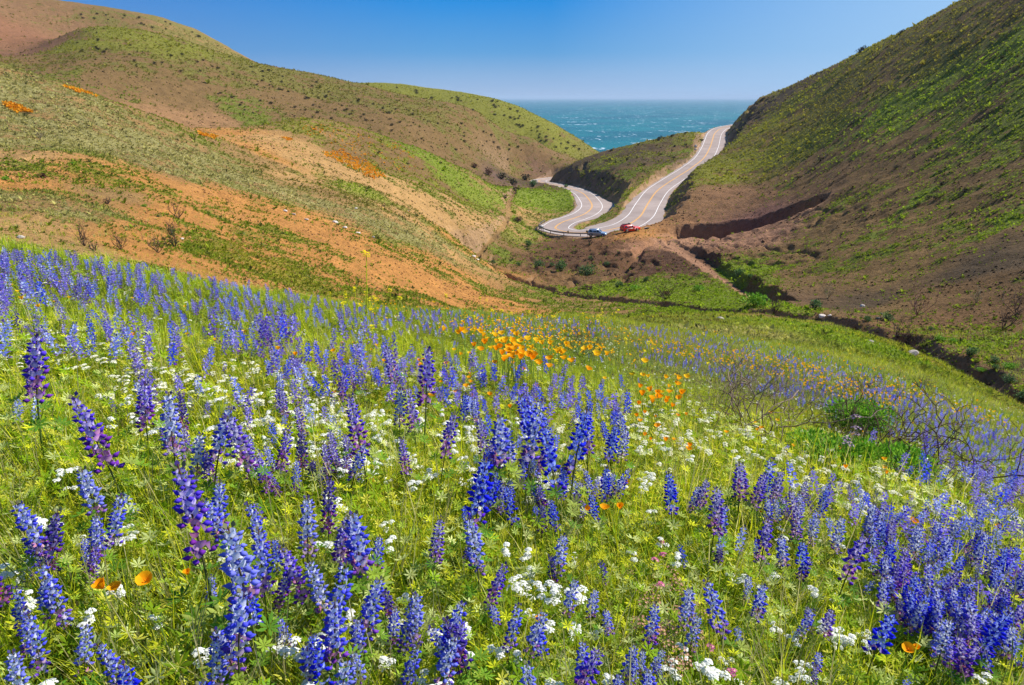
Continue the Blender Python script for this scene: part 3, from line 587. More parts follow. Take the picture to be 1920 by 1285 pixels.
# ---- lupine
def floret(mb, p, a, s, kind, t):
    """one pea flower at p facing azimuth a; s size; t 0 at spike bottom .. 1 at top"""
    d = np.array([math.cos(a), math.sin(a), rnd.uniform(-.15, .4)]); d /= np.linalg.norm(d); side = np.array([-math.sin(a), math.cos(a), 0]); up = np.cross(side, d) * -1
    if up[2] < 0: up = -up
    wing, ban, mid = kind['wing'] * rnd.uniform(.8, 1.2), kind['ban'] * rnd.uniform(.8, 1.2), kind['mid']
    if t < kind['old'] * rnd.uniform(.5, 1.2):
        f = rnd.uniform(.1, .65); wing = wing * (1 - f) + srgb(150, 40, 130) * f; ban = ban * (1 - f) + srgb(205, 30, 110) * f; mid = mid * (1 - f) + srgb(225, 40, 110) * f
    # wings and keel: a pouch bent upwards
    L = s; q0 = p + d * .1 * L
    V = [q0, q0 + d * .5 * L + side * .36 * L + up * .05 * L, q0 + d * .5 * L - side * .36 * L + up * .05 * L, q0 + d * .5 * L - up * .34 * L, q0 + d * .45 * L + up * .28 * L, q0 + d * 1.05 * L + up * .12 * L]
    mb.add(V, [[0, 3, 1], [0, 2, 3], [1, 3, 5], [3, 2, 5], [0, 1, 4], [0, 4, 2], [1, 5, 4], [4, 5, 2]], np.array([wing * .9, wing, wing, wing * .75, wing * 1.25, wing * 1.1]))
    # banner: two swept-back halves with the pale spot
    b0 = p + d * .15 * L + up * .15 * L
    V = [b0, b0 + up * .85 * L + d * .28 * L, b0 + up * .6 * L + side * .5 * L - d * .05 * L, b0 + up * .6 * L - side * .5 * L - d * .05 * L, b0 + up * .22 * L + side * .32 * L, b0 + up * .22 * L - side * .32 * L, b0 + up * .5 * L + d * .12 * L]
    mb.add(V, [[0, 6, 4], [6, 2, 4], [6, 1, 2], [0, 5, 6], [6, 5, 3], [6, 3, 1]], np.array([mid, ban, ban * .9, ban * .9, mid * .55 + ban * .45, mid * .55 + ban * .45, mid]))
LUP = {
 'blue': dict(wing=srgb(86, 90, 222), ban=srgb(156, 170, 240), mid=srgb(236, 238, 248), old=.24),
 'violet': dict(wing=srgb(112, 90, 204), ban=srgb(162, 150, 228), mid=srgb(232, 226, 242), old=.42),
 'royal': dict(wing=srgb(38, 46, 218), ban=srgb(76, 100, 238), mid=srgb(180, 198, 248), old=.05),
 'pale': dict(wing=srgb(124, 130, 226), ban=srgb(178, 192, 240), mid=srgb(244, 244, 244), old=.2),
 'magenta': dict(wing=srgb(92, 66, 204), ban=srgb(142, 122, 226), mid=srgb(224, 210, 240), old=.42),
 'dusky': dict(wing=srgb(70, 52, 160), ban=srgb(98, 84, 170), mid=srgb(160, 148, 190), old=.3)}
STEMC = srgb(105, 70, 75); STEMG = srgb(120, 150, 70)
def lupine(kindname, H_=.38, spike=.17, lod=0):
    """returns dict of MBs: stem, blossoms, leaves; base at the ground"""
    k = LUP[kindname]; st, fl, lf = MB(), MB(), MB(); bend = rnd.uniform(-.06, .06), rnd.uniform(-.06, .06)
    def axis(z): t = z / H_; return np.array([bend[0] * t * t * 1.5, bend[1] * t * t * 1.5, z])
    zz = np.linspace(0, H_ * .985, 7)
    cc = np.array([STEMG * (1 - t) + STEMC * t for t in np.clip(zz / H_ * 1.5 - .3, 0, 1)])
    if lod < 2: st.tube([axis(z) for z in zz], np.linspace(.0032, .0012, 7), cc, 4 if lod == 0 else 3)
    step = (.0205, .0205, .025)[lod]; nf = (5, 5, 4)[lod]; z = H_ - spike; wn = 0
    while z < H_ - .006:
        t = (z - (H_ - spike)) / spike; s = .0186 * (1 - .5 * max(0, t - .5) / .5) * (1.1 if lod == 2 else 1.0) * rnd.uniform(.9, 1.1)
        bud = t > .84
        for j in range(nf):
            a = wn * .55 + j * 2 * math.pi / nf + rnd.uniform(-.18, .18)
            rr_ = (.0055 + .0055 * (1 - t)); p = axis(z + rnd.uniform(-.003, .003)) + np.array([math.cos(a), math.sin(a), 0]) * rr_
            if rnd.random() < (.1 if t > .25 else .28): continue
            if bud:
                c = (srgb(88, 72, 120) * .6 + k['wing'] * .25) * rnd.uniform(.7, 1.2) if rnd.random() < .6 else srgb(150, 150, 110) * rnd.uniform(.6, 1)
                lozenge(fl, p, (math.cos(a), math.sin(a), 1.6), s * 1.1, s * .42, c, (math.cos(a), math.sin(a), -.5))
                lozenge(fl, p, (math.cos(a), math.sin(a), .6), s * .9, s * .4, c * .8)
            elif lod == 2:
                w_ = k['wing'] * rnd.uniform(.8, 1.25); b_ = k['ban'] * rnd.uniform(.8, 1.2)
                if t < k['old'] * .6: w_ = w_ * .5 + srgb(150, 40, 130) * .5
                d = (math.cos(a), math.sin(a), .1); lozenge(fl, p, d, s * 1.2, s * .45, w_, (0, 0, 1), .2); lozenge(fl, p + np.array([0, 0, s * .1]), (math.cos(a) * .5, math.sin(a) * .5, 1), s * .9, s * .45, b_, d, 0, k['mid'] * .5 + b_ * .5)
            else: floret(fl, p, a, s, k, t)
        z += step * (1 - .35 * t); wn += 1
    nl = (7, 5, 3)[lod]
    for j in range(nl):
        z = H_ * rnd.uniform(.22, .60); a = j * 2.4 + rnd.uniform(-.4, .4); L = rnd.uniform(.03, .055); b = axis(z * .75); e = axis(z) + np.array([math.cos(a) * L, math.sin(a) * L, .01])
        c = GR[rnd.randrange(4)] * rnd.uniform(.8, 1.1)
        if lod < 2: lozenge(lf, b, e - b, np.linalg.norm(e - b), .0011, c * .8)
        palmate(lf, e, 0, rnd.uniform(.02, .032), (8, 7, 5)[lod], c, (math.cos(a) * .5, math.sin(a) * .5, 1))
    return {'stem': st, 'flower_spike': fl, 'leaves': lf}
def poppy(lod=0, H_=.24, s=.026, open_=.6, c=None):
    st, fl, lf = MB(), MB(), MB(); bx, by = rnd.uniform(-.03, .03), rnd.uniform(-.03, .03)
    st.tube([(0, 0, 0), (bx * .3, by * .3, H_ * .5), (bx, by, H_)], [.0016, .0013, .0012], STEMG, 3)
    c = srgb(252, 140, 10) if c is None else c; c1 = c * np.array([.95, .62, .5]); a0 = rnd.random() * 6; tl = np.array([rnd.uniform(-.4, .1), rnd.uniform(-.5, .1), 1.]); tl /= np.linalg.norm(tl)
    M_ = np.array(Vector(tl).to_track_quat('Z', 'Y').to_matrix())
    nu = 4 if lod == 0 else 3
    for k in range(4):
        V = []; C_ = []
        for i in range(nu):
            v = i / (nu - 1); ro = s * (.12 + (.45 + .5 * open_) * v ** .8); zz = s * (1.15 - .45 * open_) * v ** 1.1
            for j in range(4):
                u = (j / 3 - .5) * (1.9 if k % 2 else 1.75) * (1 - .12 * v); a = a0 + k * math.pi / 2 + u; r_ = ro * (1 - .06 * (k % 2)); z2 = zz * (1 - .22 * v * abs(j / 3 - .5) * 2) + rnd.uniform(-.02, .02) * s
                V.append(M_ @ np.array([r_ * math.cos(a), r_ * math.sin(a), z2])); C_.append(c1 * (1 - v) + c * v)
        Fc = [[i * 4 + j, i * 4 + j + 1, (i + 1) * 4 + j + 1, (i + 1) * 4 + j] for i in range(nu - 1) for j in range(3)]
        fl.add(np.array(V) + [bx, by, H_], Fc, np.array(C_))
    fl.tube([np.array([bx, by, H_]), np.array([bx, by, H_]) + tl * s * .45], [.001, .0022], srgb(230, 150, 20), 4)
    f = fern_clump((6, 3)[min(lod, 1)], .09, [srgb(120, 150, 95), srgb(140, 165, 110)], 5, .003); lf.merge(f)
    return {'stem': st, 'petals': fl, 'leaves': lf}
def dome_head(mb, c0, r, n, c, ps):
    for k in range(n):
        a = k * 2.4; q = math.sqrt((k + .5) / n); p = np.array(c0) + np.array([q * r * math.cos(a), q * r * math.sin(a), r * .45 * (1 - q * q) + rnd.uniform(-.1, .1) * r]); nrm = Vector((q * math.cos(a) * .7 + rnd.uniform(-.2, .2), q * math.sin(a) * .7 + rnd.uniform(-.2, .2), 1)).normalized()
        M_ = nrm.to_track_quat('Z', 'Y').to_matrix(); b = rnd.random(); V = [p - np.array(nrm) * ps * .1]; m_ = 10 if ps > .0035 and n < 14 else 5
        for j in range(m_):
            an = b + j * 2 * math.pi / m_; rad = ps * (1 if j % 2 == 0 or m_ == 5 else .55); V.append(p + np.array(M_ @ Vector((rad * math.cos(an), rad * math.sin(an), ps * .12))))
        cc = np.tile(c * rnd.uniform(.85, 1.0), (m_ + 1, 1)); cc[0] = srgb(230, 220, 140) if m_ == 10 else cc[0]
        mb.add(V, [[0, j + 1, (j + 1) % m_ + 1] for j in range(m_)], cc)
def whiteflower(lod=0, H_=.24):
    st, fl, lf = MB(), MB(), MB(); nh = (4, 3, 2)[lod]; cw = srgb(252, 252, 246)
    for k in range(nh):
        a = k * 2.1 + rnd.random(); r_ = .035 * rnd.random() if k else 0; h = H_ * rnd.uniform(.82, 1.05); top = (r_ * math.cos(a) + .01, r_ * math.sin(a), h)
        st.tube([(0, 0, 0), (top[0] * .4, top[1] * .4, h * .6), top], [.0012, .001, .0008], GR[1], 3)
        dome_head(fl, top, rnd.uniform(.013, .021), (14, 9, 5)[lod], cw, (.0058, .0078, .0115)[lod])
    lf.merge(fern_clump((5, 3, 1)[lod], .1, GR, 5, .003))
    return {'stems': st, 'flower_heads': fl, 'leaves': lf}
def mustard(H_=.7, n=26):
    st, fl, lf = MB(), MB(), MB(); bx = rnd.uniform(-.05, .05)
    st.tube([(0, 0, 0), (bx * .3, 0, H_ * .4), (bx, 0, H_ * .98)], [.0055, .0042, .003], srgb(190, 195, 50), 4)
    for k in range(n):
        a = rnd.random() * 6.28; q = rnd.random() ** .5 * .026; z = H_ + rnd.uniform(-.03, .02); p = np.array([bx + q * math.cos(a), q * math.sin(a), z])
        for j in range(4): lozenge(fl, p, (math.cos(j * 1.57 + a), math.sin(j * 1.57 + a), .25), .013, .0055, srgb(255, 236, 24) * rnd.uniform(.8, 1))
    for k in range(7):
        z = H_ * rnd.uniform(.5, .93); a = rnd.random() * 6.28; e = np.array([bx * z / H_ + .05 * math.cos(a), .05 * math.sin(a), z + .04]); b = np.array([bx * z / H_, 0, z]); st.tube([b, e], [.001, .0007], srgb(150, 165, 60), 3)
        if rnd.random() < .45:
            for j in range(4): lozenge(fl, e, (math.cos(j * 1.57), math.sin(j * 1.57), .25), .008, .0035, srgb(250, 226, 20))
    for k in range(5):
        z = H_ * rnd.uniform(.08, .5); a = rnd.random() * 6.28; lozenge(lf, (bx * z / H_, 0, z), (math.cos(a), math.sin(a), .4), .09, .012, GR[k % 4], (0, 0, 1), -.1)
    return {'stem': st, 'yellow_flowers': fl, 'leaves': lf}
def twig_shrub(h, spread, nmain, c, curl=.5, depth=3, r0=.006, n=4, rr_=None):
    """bare burnt shrub: crooked stems"""
    q = rr_ or rnd; mb = MB()
    def grow(p, d, L, r_, lv):
        pts = [np.array(p)]; seg = 6
        for k in range(seg):
            d = d + np.array([q.gauss(0, curl), q.gauss(0, curl), q.gauss(0, curl * .7)]) * .55 + np.array([0, 0, .08]); d = d / np.linalg.norm(d); pts.append(pts[-1] + d * L / seg)
            if pts[-1][2] < .01: pts[-1][2] = .01
            if lv < depth and k >= 1 and q.random() < .62:
                e = d + np.array([q.gauss(0, .7), q.gauss(0, .7), q.gauss(0, .4) + .2]); grow(pts[-1], e / np.linalg.norm(e), L * q.uniform(.4, .7), r_ * .6, lv + 1)
        mb.tube(pts, np.linspace(r_, r_ * .45, seg + 1), c * q.uniform(.7, 1.3), n if lv < 2 else 3)
    for k in range(nmain):
        a = k * 6.28 / nmain + q.uniform(-.4, .4); d = np.array([math.cos(a) * spread, math.sin(a) * spread, h]); grow((q.uniform(-.02, .02), q.uniform(-.02, .02), 0), d / np.linalg.norm(d), np.linalg.norm(d) * q.uniform(.8, 1.1), r0, 1)
    return mb
def leafy_bush(r_, h, n, L, cols, wd=.3, lean=0.0):
    """a bush as a cloud of leaf pairs over a lumpy body"""
    mb = MB(); lob = [(rnd.uniform(-.45, .45) * r_, rnd.uniform(-.45, .45) * r_, rnd.uniform(.35, .8) * h, rnd.uniform(.35, .6)) for _ in range(7)]
    for k in range(n):
        lx, ly, lz, lr = lob[k % 7]; v = np.array([rnd.gauss(0, 1), rnd.gauss(0, 1), rnd.gauss(0, 1)]); v /= np.linalg.norm(v); q = rnd.random() ** .35
        p = np.array([lx, ly, lz]) + v * np.array([r_, r_, h * .8]) * lr * q; p[0] += lean * p[2]
        if p[2] < 0: p[2] = abs(p[2]) * .5
        d = v + np.array([rnd.uniform(-1, 1), rnd.uniform(-1, 1), rnd.uniform(-.4, 1)]); lozenge(mb, p, d, L * rnd.uniform(.6, 1.3), L * wd, cols[rnd.randrange(len(cols))] * rnd.uniform(.7, 1.25), (rnd.uniform(-1, 1), rnd.uniform(-1, 1), 1))
    return mb
def boulder(s, seed, c=np.array([.34, .29, .25])):
    q = random.Random(seed); me_ = []
    t = (1 + 5 ** .5) / 2; V = np.array([(-1, t, 0), (1, t, 0), (-1, -t, 0), (1, -t, 0), (0, -1, t), (0, 1, t), (0, -1, -t), (0, 1, -t), (t, 0, -1), (t, 0, 1), (-t, 0, -1), (-t, 0, 1)], float) / 1.9
    Fc = [(0, 11, 5), (0, 5, 1), (0, 1, 7), (0, 7, 10), (0, 10, 11), (1, 5, 9), (5, 11, 4), (11, 10, 2), (10, 7, 6), (7, 1, 8), (3, 9, 4), (3, 4, 2), (3, 2, 6), (3, 6, 8), (3, 8, 9), (4, 9, 5), (2, 4, 11), (6, 2, 10), (8, 6, 7), (9, 8, 1)]
    for _ in range(2):
        cache = {}; V = list(V); F2 = []
        def mid(a, b):
            k_ = (min(a, b), max(a, b))
            if k_ not in cache: v = (V[a] + V[b]) / 2; V.append(v / np.linalg.norm(v)); cache[k_] = len(V) - 1
            return cache[k_]
        for a, b, d in Fc: x1, y1, z1 = mid(a, b), mid(b, d), mid(d, a); F2 += [(a, x1, z1), (b, y1, x1), (d, z1, y1), (x1, y1, z1)]
        Fc = F2; V = np.array(V)
    for _ in range(9):      # planar cuts give facets
        nn = np.array([q.gauss(0, 1), q.gauss(0, 1), q.gauss(0, 1)]); nn /= np.linalg.norm(nn); dd = q.uniform(.55, .85); e = np.maximum(V @ nn - dd, 0); V = V - e[:, None] * nn * .9
    V = V * np.array([1.2, .9, .65]) * s; V = V + fbm(V[:, 0] * 4 / s + seed, V[:, 1] * 4 / s + V[:, 2] * 3 / s, seed, 3)[:, None] * .06 * s
    mb = MB(); mb.add(V + [0, 0, .25 * s], Fc, c * (1 + .25 * fbm(V[:, 0] * 5 / s, V[:, 2] * 5 / s, seed + 3, 3))[:, None]); return mb
# ---- many copies merged into one mesh
def scatter_mesh(name, protos, which, pos, yaw, scl, tint, mat, tilt=None, kind='stuff', lean_dir=None):
    Vs, Fs, Cs = [], [], []; base = 0
    for pi, pr_ in enumerate(protos):
        j = np.nonzero(which == pi)[0]
        if len(j) == 0: continue
        V, Fc, C_ = pr_.arr(); V = V.astype(np.float32); c, s = np.cos(yaw[j]), np.sin(yaw[j]); S = scl[j][:, None]
        x = (V[None, :, 0] * c[:, None] - V[None, :, 1] * s[:, None]) * S; y = (V[None, :, 0] * s[:, None] + V[None, :, 1] * c[:, None]) * S; z = np.broadcast_to(V[None, :, 2], x.shape) * S
        if tilt is not None: x = x + z * tilt[j][:, :1]; y = y + z * tilt[j][:, 1:2]
        W = np.stack([x + pos[j][:, :1], y + pos[j][:, 1:2], z + pos[j][:, 2:3]], -1).astype(np.float32)
        Vs.append(W.reshape(-1, 3)); Fs.append((Fc[None] + (np.arange(len(j)) * len(V))[:, None, None]).reshape(-1, 3) + base)
        Cs.append(np.clip(C_[None].astype(np.float32) * tint[j][:, None], 0, 1).reshape(-1, 3).astype(np.float32)); base += len(j) * len(V)
    Fa = np.concatenate(Fs); print(name, 'tris', len(Fa))
    return tag(link(name, np_mesh(name, np.concatenate(Vs), Fa, mat, np.concatenate(Cs))), kind=kind)
# ================================================================== MEADOW
leaf = leafmat('green_leaves', .45, .7, .12, .2, 40); petal = leafmat('petals', .38, .7, .1, .08, 200); hill_leaf = leafmat('hill_growth', .45, .9, .05, .25, 3)
def H1(x, y): return H(np.atleast_1d(np.asarray(x, float)), np.atleast_1d(np.asarray(y, float)))
def hits(px, py, h, rmin=.5, rmax=70):
    """many pixels at once: where the rays meet the meadow surface raised by h"""
    px = np.asarray(px, float); py = np.asarray(py, float); h = np.broadcast_to(h, px.shape)
    x, y, z = ray(px, py); hh = np.hypot(x, y); rr_ = np.exp(np.linspace(math.log(rmin), math.log(rmax), 420))
    X_ = (x / hh)[:, None] * rr_; Y_ = (y / hh)[:, None] * rr_; g_ = Hbase(X_, Y_) + h[:, None] - (z / hh)[:, None] * rr_
    ok = (g_ >= 0).any(1); k = np.maximum((g_ >= 0).argmax(1), 1); i = np.arange(len(px)); g0, g1 = g_[i, k - 1], g_[i, k]; t = np.clip(g0 / (g0 - g1 + 1e-9), 0, 1); r_ = rr_[k - 1] * (1 - t) + rr_[k] * t
    X_, Y_ = x / hh * r_, y / hh * r_
    return np.stack([X_, Y_, H(X_, Y_)], 1), r_, ok
def fan(n, r0, r1, a=46, p=2.0):
    r_ = (r0 ** p + (r1 ** p - r0 ** p) * rng.random(n)) ** (1 / p); az = R(a) * (rng.random(n) * 2 - 1); return r_ * np.sin(az), r_ * np.cos(az)
def tints(n, x, y, amp=.26, sc_=1.2, seed=300):
    a = fbm(x / sc_, y / sc_, seed, 3); b = fbm(x / (sc_ * 3), y / (sc_ * 3), seed + 5, 2); l = 1 + amp * (a + rng.normal(0, .6, n)); return np.stack([l * (1 + .18 * b), l, l * (1 - .25 * b)], 1)
# ground cover in three belts
YG = [srgb(206, 210, 44), srgb(176, 192, 36), srgb(220, 216, 84), srgb(132, 162, 30)]
SG = [srgb(176, 196, 100), srgb(202, 212, 132), srgb(158, 182, 62), srgb(120, 156, 38)]
DRY = [srgb(205, 195, 130), srgb(190, 180, 120), srgb(165, 175, 85)]
def belt(name, n, r0, r1, protos, wts, smin, smax, dens=None, p=2.0, scale_r=0.0, seed=0, sink=.01):
    x, y = fan(int(n * 1.2), r0, r1, 56 if r1 < 20 else 50, p=p); n = len(x)
    keep = np.ones(n, bool)
    if dens is not None: keep = rng.random(n) < dens(x, y)
    x, y = x[keep], y[keep]; n = len(x); z = H(x, y) - sink
    wn = fbm(x / .9, y / .9, 400 + seed, 3)[:, None] * 1.5 * np.linspace(-1, 1, len(protos))[None]; P_ = np.array(wts)[None] * np.exp(wn * 1.2); P_ = P_.cumsum(1) / P_.sum(1)[:, None]; which = (rng.random(n)[:, None] > P_).sum(1)
    s = rng.uniform(smin, smax, n) * (1 + scale_r * np.hypot(x, y)); tl = rng.normal(0, .12, (n, 2)) + [-.06, -.03]
    hn = np.clip(1 + .35 * fbm(x / 1.6, y / 1.6, 430, 3), .5, 1.5)
    return scatter_mesh(name, protos, which, np.stack([x, y, z], 1), rng.uniform(0, 6.28, n), s * hn, tints(n, x, y), leaf, tl)
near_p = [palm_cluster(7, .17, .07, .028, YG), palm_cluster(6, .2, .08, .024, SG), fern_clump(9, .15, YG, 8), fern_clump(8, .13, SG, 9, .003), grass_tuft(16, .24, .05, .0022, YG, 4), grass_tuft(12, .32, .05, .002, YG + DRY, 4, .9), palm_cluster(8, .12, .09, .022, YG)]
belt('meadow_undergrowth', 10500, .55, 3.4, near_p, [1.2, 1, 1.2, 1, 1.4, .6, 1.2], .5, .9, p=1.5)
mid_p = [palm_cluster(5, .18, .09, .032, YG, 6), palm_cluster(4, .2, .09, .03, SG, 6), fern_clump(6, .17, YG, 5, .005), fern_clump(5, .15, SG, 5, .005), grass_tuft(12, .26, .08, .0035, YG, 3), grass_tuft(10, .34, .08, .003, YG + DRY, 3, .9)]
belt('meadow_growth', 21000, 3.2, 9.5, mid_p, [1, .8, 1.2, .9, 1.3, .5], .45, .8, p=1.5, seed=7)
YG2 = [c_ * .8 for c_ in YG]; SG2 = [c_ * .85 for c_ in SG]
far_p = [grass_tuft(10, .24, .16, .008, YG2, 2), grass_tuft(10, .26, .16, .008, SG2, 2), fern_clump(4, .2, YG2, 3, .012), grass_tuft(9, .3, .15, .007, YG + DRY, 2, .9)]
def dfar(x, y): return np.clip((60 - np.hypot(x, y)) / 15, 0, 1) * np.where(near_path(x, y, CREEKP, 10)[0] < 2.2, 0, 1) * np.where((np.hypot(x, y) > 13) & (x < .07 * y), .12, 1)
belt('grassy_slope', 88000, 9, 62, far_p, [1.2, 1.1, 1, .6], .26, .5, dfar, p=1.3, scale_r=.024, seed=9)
print('undergrowth', time.time() - T0)

# ---- placing flowers from where the photograph shows them
def poly_pts(poly, n, q):
    poly = np.array(poly, float); lo, hi = poly.min(0), poly.max(0); out = []
    while len(out) < n:
        p = lo + (hi - lo) * q.random((n * 3, 2)); inside = np.zeros(len(p), bool); j = len(poly) - 1
        for i in range(len(poly)):
            xi, yi = poly[i]; xj, yj = poly[j]; c = ((yi > p[:, 1]) != (yj > p[:, 1])) & (p[:, 0] < (xj - xi) * (p[:, 1] - yi) / (yj - yi + 1e-9) + xi); inside ^= c; j = i
        out += list(p[inside])
    return np.array(out[:n])
# single near lupines: top px, top py, spike bottom py, kind
LP = [(58,925,1060,'blue'),(95,985,1075,'blue'),(55,1085,1190,'pale'),(98,1075,1200,'blue'),(135,1100,1190,'pale'),(22,1120,1210,'blue'),(155,840,965,'pale'),(150,962,1065,'blue'),(180,1000,1060,'violet'),
 (200,728,880,'magenta'),(248,690,800,'magenta'),(300,722,850,'pale'),(332,800,900,'pale'),(362,745,870,'blue'),(345,880,1075,'magenta'),(392,880,990,'blue'),(425,895,1010,'blue'),(440,950,1150,'pale'),(410,1075,1265,'blue'),(472,1010,1150,'blue'),(500,1055,1150,'magenta'),(430,1050,1180,'blue'),
 (556,930,1060,'pale'),(575,1020,1150,'magenta'),(600,900,1010,'dusky'),(612,960,1080,'violet'),(592,1090,1250,'blue'),(625,1120,1275,'blue'),(540,1150,1235,'blue'),(660,1130,1240,'blue'),(665,940,1100,'blue'),(690,965,1090,'violet'),(700,1000,1080,'blue'),
 (455,730,860,'violet'),(505,800,890,'magenta'),(550,800,880,'dusky'),(570,840,900,'dusky'),(15,615,745,'magenta'),(40,660,745,'violet'),(12,740,800,'pale'),(45,755,805,'pale'),(250,905,960,'pale'),
 (680,688,740,'violet'),(682,742,860,'magenta'),(655,780,850,'violet'),(765,825,900,'magenta'),(815,765,865,'magenta'),(873,832,975,'royal'),(895,958,1085,'pale'),(905,1060,1160,'magenta'),(915,985,1060,'blue'),(740,645,720,'violet'),(782,655,770,'magenta'),(745,720,800,'pale'),(775,730,820,'violet'),
 (800,990,1090,'violet'),(752,1150,1245,'blue'),(728,1145,1230,'blue'),(770,1140,1220,'blue'),(838,1105,1225,'blue'),(868,1150,1270,'royal'),(850,1180,1285,'violet'),(560,1170,1290,'blue'),(440,1170,1300,'blue'),(55,1180,1300,'blue'),(120,1190,1300,'pale'),(740,1230,1330,'blue'),(600,1200,1330,'royal'),
 (930,745,860,'blue'),(905,770,850,'violet'),(985,745,860,'blue'),(1012,720,820,'royal'),(955,780,880,'pale'),(1060,795,920,'royal'),(1078,750,870,'royal'),(1052,850,925,'royal'),(1095,740,800,'royal'),(1108,760,850,'blue'),(1138,782,865,'royal'),(1165,800,870,'pale'),(1146,860,930,'blue'),(1180,770,830,'blue'),(1095,925,965,'violet'),(1000,800,880,'magenta'),(940,820,900,'magenta'),
 (1040,1045,1110,'dusky'),(1062,1085,1170,'pale'),(1105,1090,1165,'pale'),(1140,1040,1090,'dusky'),(1150,1120,1190,'blue'),(1165,1205,1290,'blue'),(1190,1215,1290,'pale'),(1250,1215,1275,'blue'),(1240,1250,1300,'violet'),
 (1274,880,970,'royal'),(1320,888,960,'violet'),(1345,892,1000,'violet'),(1300,900,960,'blue'),(1360,925,1010,'blue'),(1398,832,930,'violet'),(1430,862,950,'blue'),(1455,875,955,'violet'),(1412,880,960,'magenta'),(1500,872,930,'blue'),(1470,828,858,'violet'),(1385,1080,1200,'blue'),(1400,1150,1200,'pale'),(1540,1187,1250,'blue'),(1540,1240,1262,'violet'),(1665,1088,1225,'royal'),(1625,1068,1110,'blue'),(1520,985,1070,'royal'),(1490,982,1060,'blue'),(1505,1010,1075,'violet'),(1540,890,950,'violet'),(1562,912,962,'violet'),(1592,905,935,'violet'),(1350,985,1040,'pale'),(1438,960,1060,'magenta'),(1600,960,1080,'magenta'),(1640,945,1020,'pale'),(1690,850,900,'violet'),(1760,872,920,'blue'),(1850,1112,1230,'royal'),(1882,1100,1210,'blue'),(1905,1130,1190,'violet'),(1870,1180,1230,'royal'),(1700,1270,1300,'blue')]
q = np.random.default_rng(3)
lup = [(a, b, c - b, k) for a, b, c, k in LP]
def mix_kind(w): ks = ['blue', 'violet', 'royal', 'pale', 'magenta', 'dusky']; w = np.array(w, float); return lambda: ks[q.choice(6, p=w / w.sum())]
LSC = []
def bandpoly(poly, n, kf, sc_=1.0):
    """spike size follows the distance: real height varies a little"""
    for p in poly_pts(poly, n, q): lup.append((p[0], p[1], None, kf(), sc_))
bandpoly([(1650,935),(1740,915),(1920,930),(1960,1060),(1930,1190),(1800,1180),(1700,1090),(1640,1010)], 210, mix_kind([5, 2, 4, 3, 1.4, .3]))
bandpoly([(1400,900),(1650,900),(1700,980),(1500,960)], 40, mix_kind([2, 4, 1, 2, 1, .3]))
bandpoly([(-40,458),(110,462),(270,485),(470,520),(620,552),(620,600),(440,590),(250,545),(100,530),(-40,520)], 360, mix_kind([2.5, 5, 1, .6, .8, .4]), 1.25)
bandpoly([(-40,520),(300,560),(620,600),(760,640),(740,690),(600,700),(420,650),(200,620),(-40,600)], 220, mix_kind([2, 5, 1, .6, 1, .4]), 1.05)
bandpoly([(200,640),(640,690),(640,880),(420,860),(200,740)], 60, mix_kind([1, 5, .5, 1.5, 3, 1]))
bandpoly([(620,560),(800,575),(1150,600),(1150,625),(900,620),(640,600)], 300, mix_kind([2, 5, 1, .5, .5, .3]), 1.2)
bandpoly([(620,600),(820,610),(1250,680),(1180,760),(900,740),(700,700)], 150, mix_kind([2, 5, 2, .6, 1, .3]))
bandpoly([(880,720),(1160,720),(1180,900),(1040,940),(900,880)], 60, mix_kind([5, 1.6, 6, 1.2, 1.2, .2]))
bandpoly([(1180,600),(1300,625),(1500,668),(1700,730),(1960,850),(1960,925),(1700,815),(1450,735),(1200,665)], 1150, mix_kind([2.6, 5, 1.2, .5, .3, .2]))
bandpoly([(1150,600),(1300,610),(1560,660),(1960,800),(1960,850),(1700,750),(1400,665),(1180,620)], 480, mix_kind([2.6, 5, 1.2, .8, .2, .2]))
bandpoly([(1500,740),(1960,900),(1960,960),(1800,930),(1560,820)], 26, mix_kind([2.6, 5, 1.2, .5, .3, .2]))
bandpoly([(0,880),(1300,960),(1640,1060),(1640,1285),(0,1285)], 60, mix_kind([4, 2, 2, 3, 2, 1]))
LH, LS = .38, .17
pos, r_, ok = hits([l[0] for l in lup], [l[1] for l in lup], LH * .92)
scl = np.ones(len(lup)); hts = np.full(len(lup), LH)
for it in range(3):
    f = proj(pos[:, 0], pos[:, 1], pos[:, 2] + hts)[2]
    for i, l in enumerate(lup):
        s = (l[2] / F * f[i] / LS) if l[2] else .5 * l[4] * (.68 + .6 * ((i * 7919 % 100) / 100))
        scl[i] = min(max(s, .33), 1.1); hts[i] = LH * scl[i]
    pos, r_, ok = hits([l[0] for l in lup], [l[1] for l in lup], hts)
size = scl / r_ * ok
order = np.argsort(-size)
kinds = ['blue', 'violet', 'royal', 'pale', 'magenta', 'dusky']
LOOK = {'blue': 'blue lupine', 'violet': 'violet lupine', 'royal': 'deep royal blue lupine', 'pale': 'pale lavender blue lupine', 'magenta': 'violet and magenta lupine', 'dusky': 'dull dusky purple lupine'}
ORD = ['first', 'second', 'third', 'fourth', 'fifth', 'sixth', 'seventh', 'eighth', 'ninth', 'tenth', 'eleventh', 'twelfth', 'thirteenth', 'fourteenth', 'fifteenth', 'sixteenth', 'seventeenth', 'eighteenth', 'nineteenth', 'twentieth']
TENS = ['twenty', 'thirty', 'forty', 'fifty', 'sixty', 'seventy', 'eighty', 'ninety', 'hundred']
def ordinal(i):
    if i >= 99: return 'hundred-and-' + ordinal(i - 100) if i > 99 else 'hundredth'
    return ORD[i] if i < 20 else TENS[(i + 1) // 10 - 2] + ('-' + ORD[(i + 1) % 10 - 1] if (i + 1) % 10 else 'th').replace('ythth', 'ieth')
ZX = [(0, 'at far left'), (330, 'left of centre'), (700, 'in the centre'), (1120, 'right of centre'), (1560, 'at far right')]
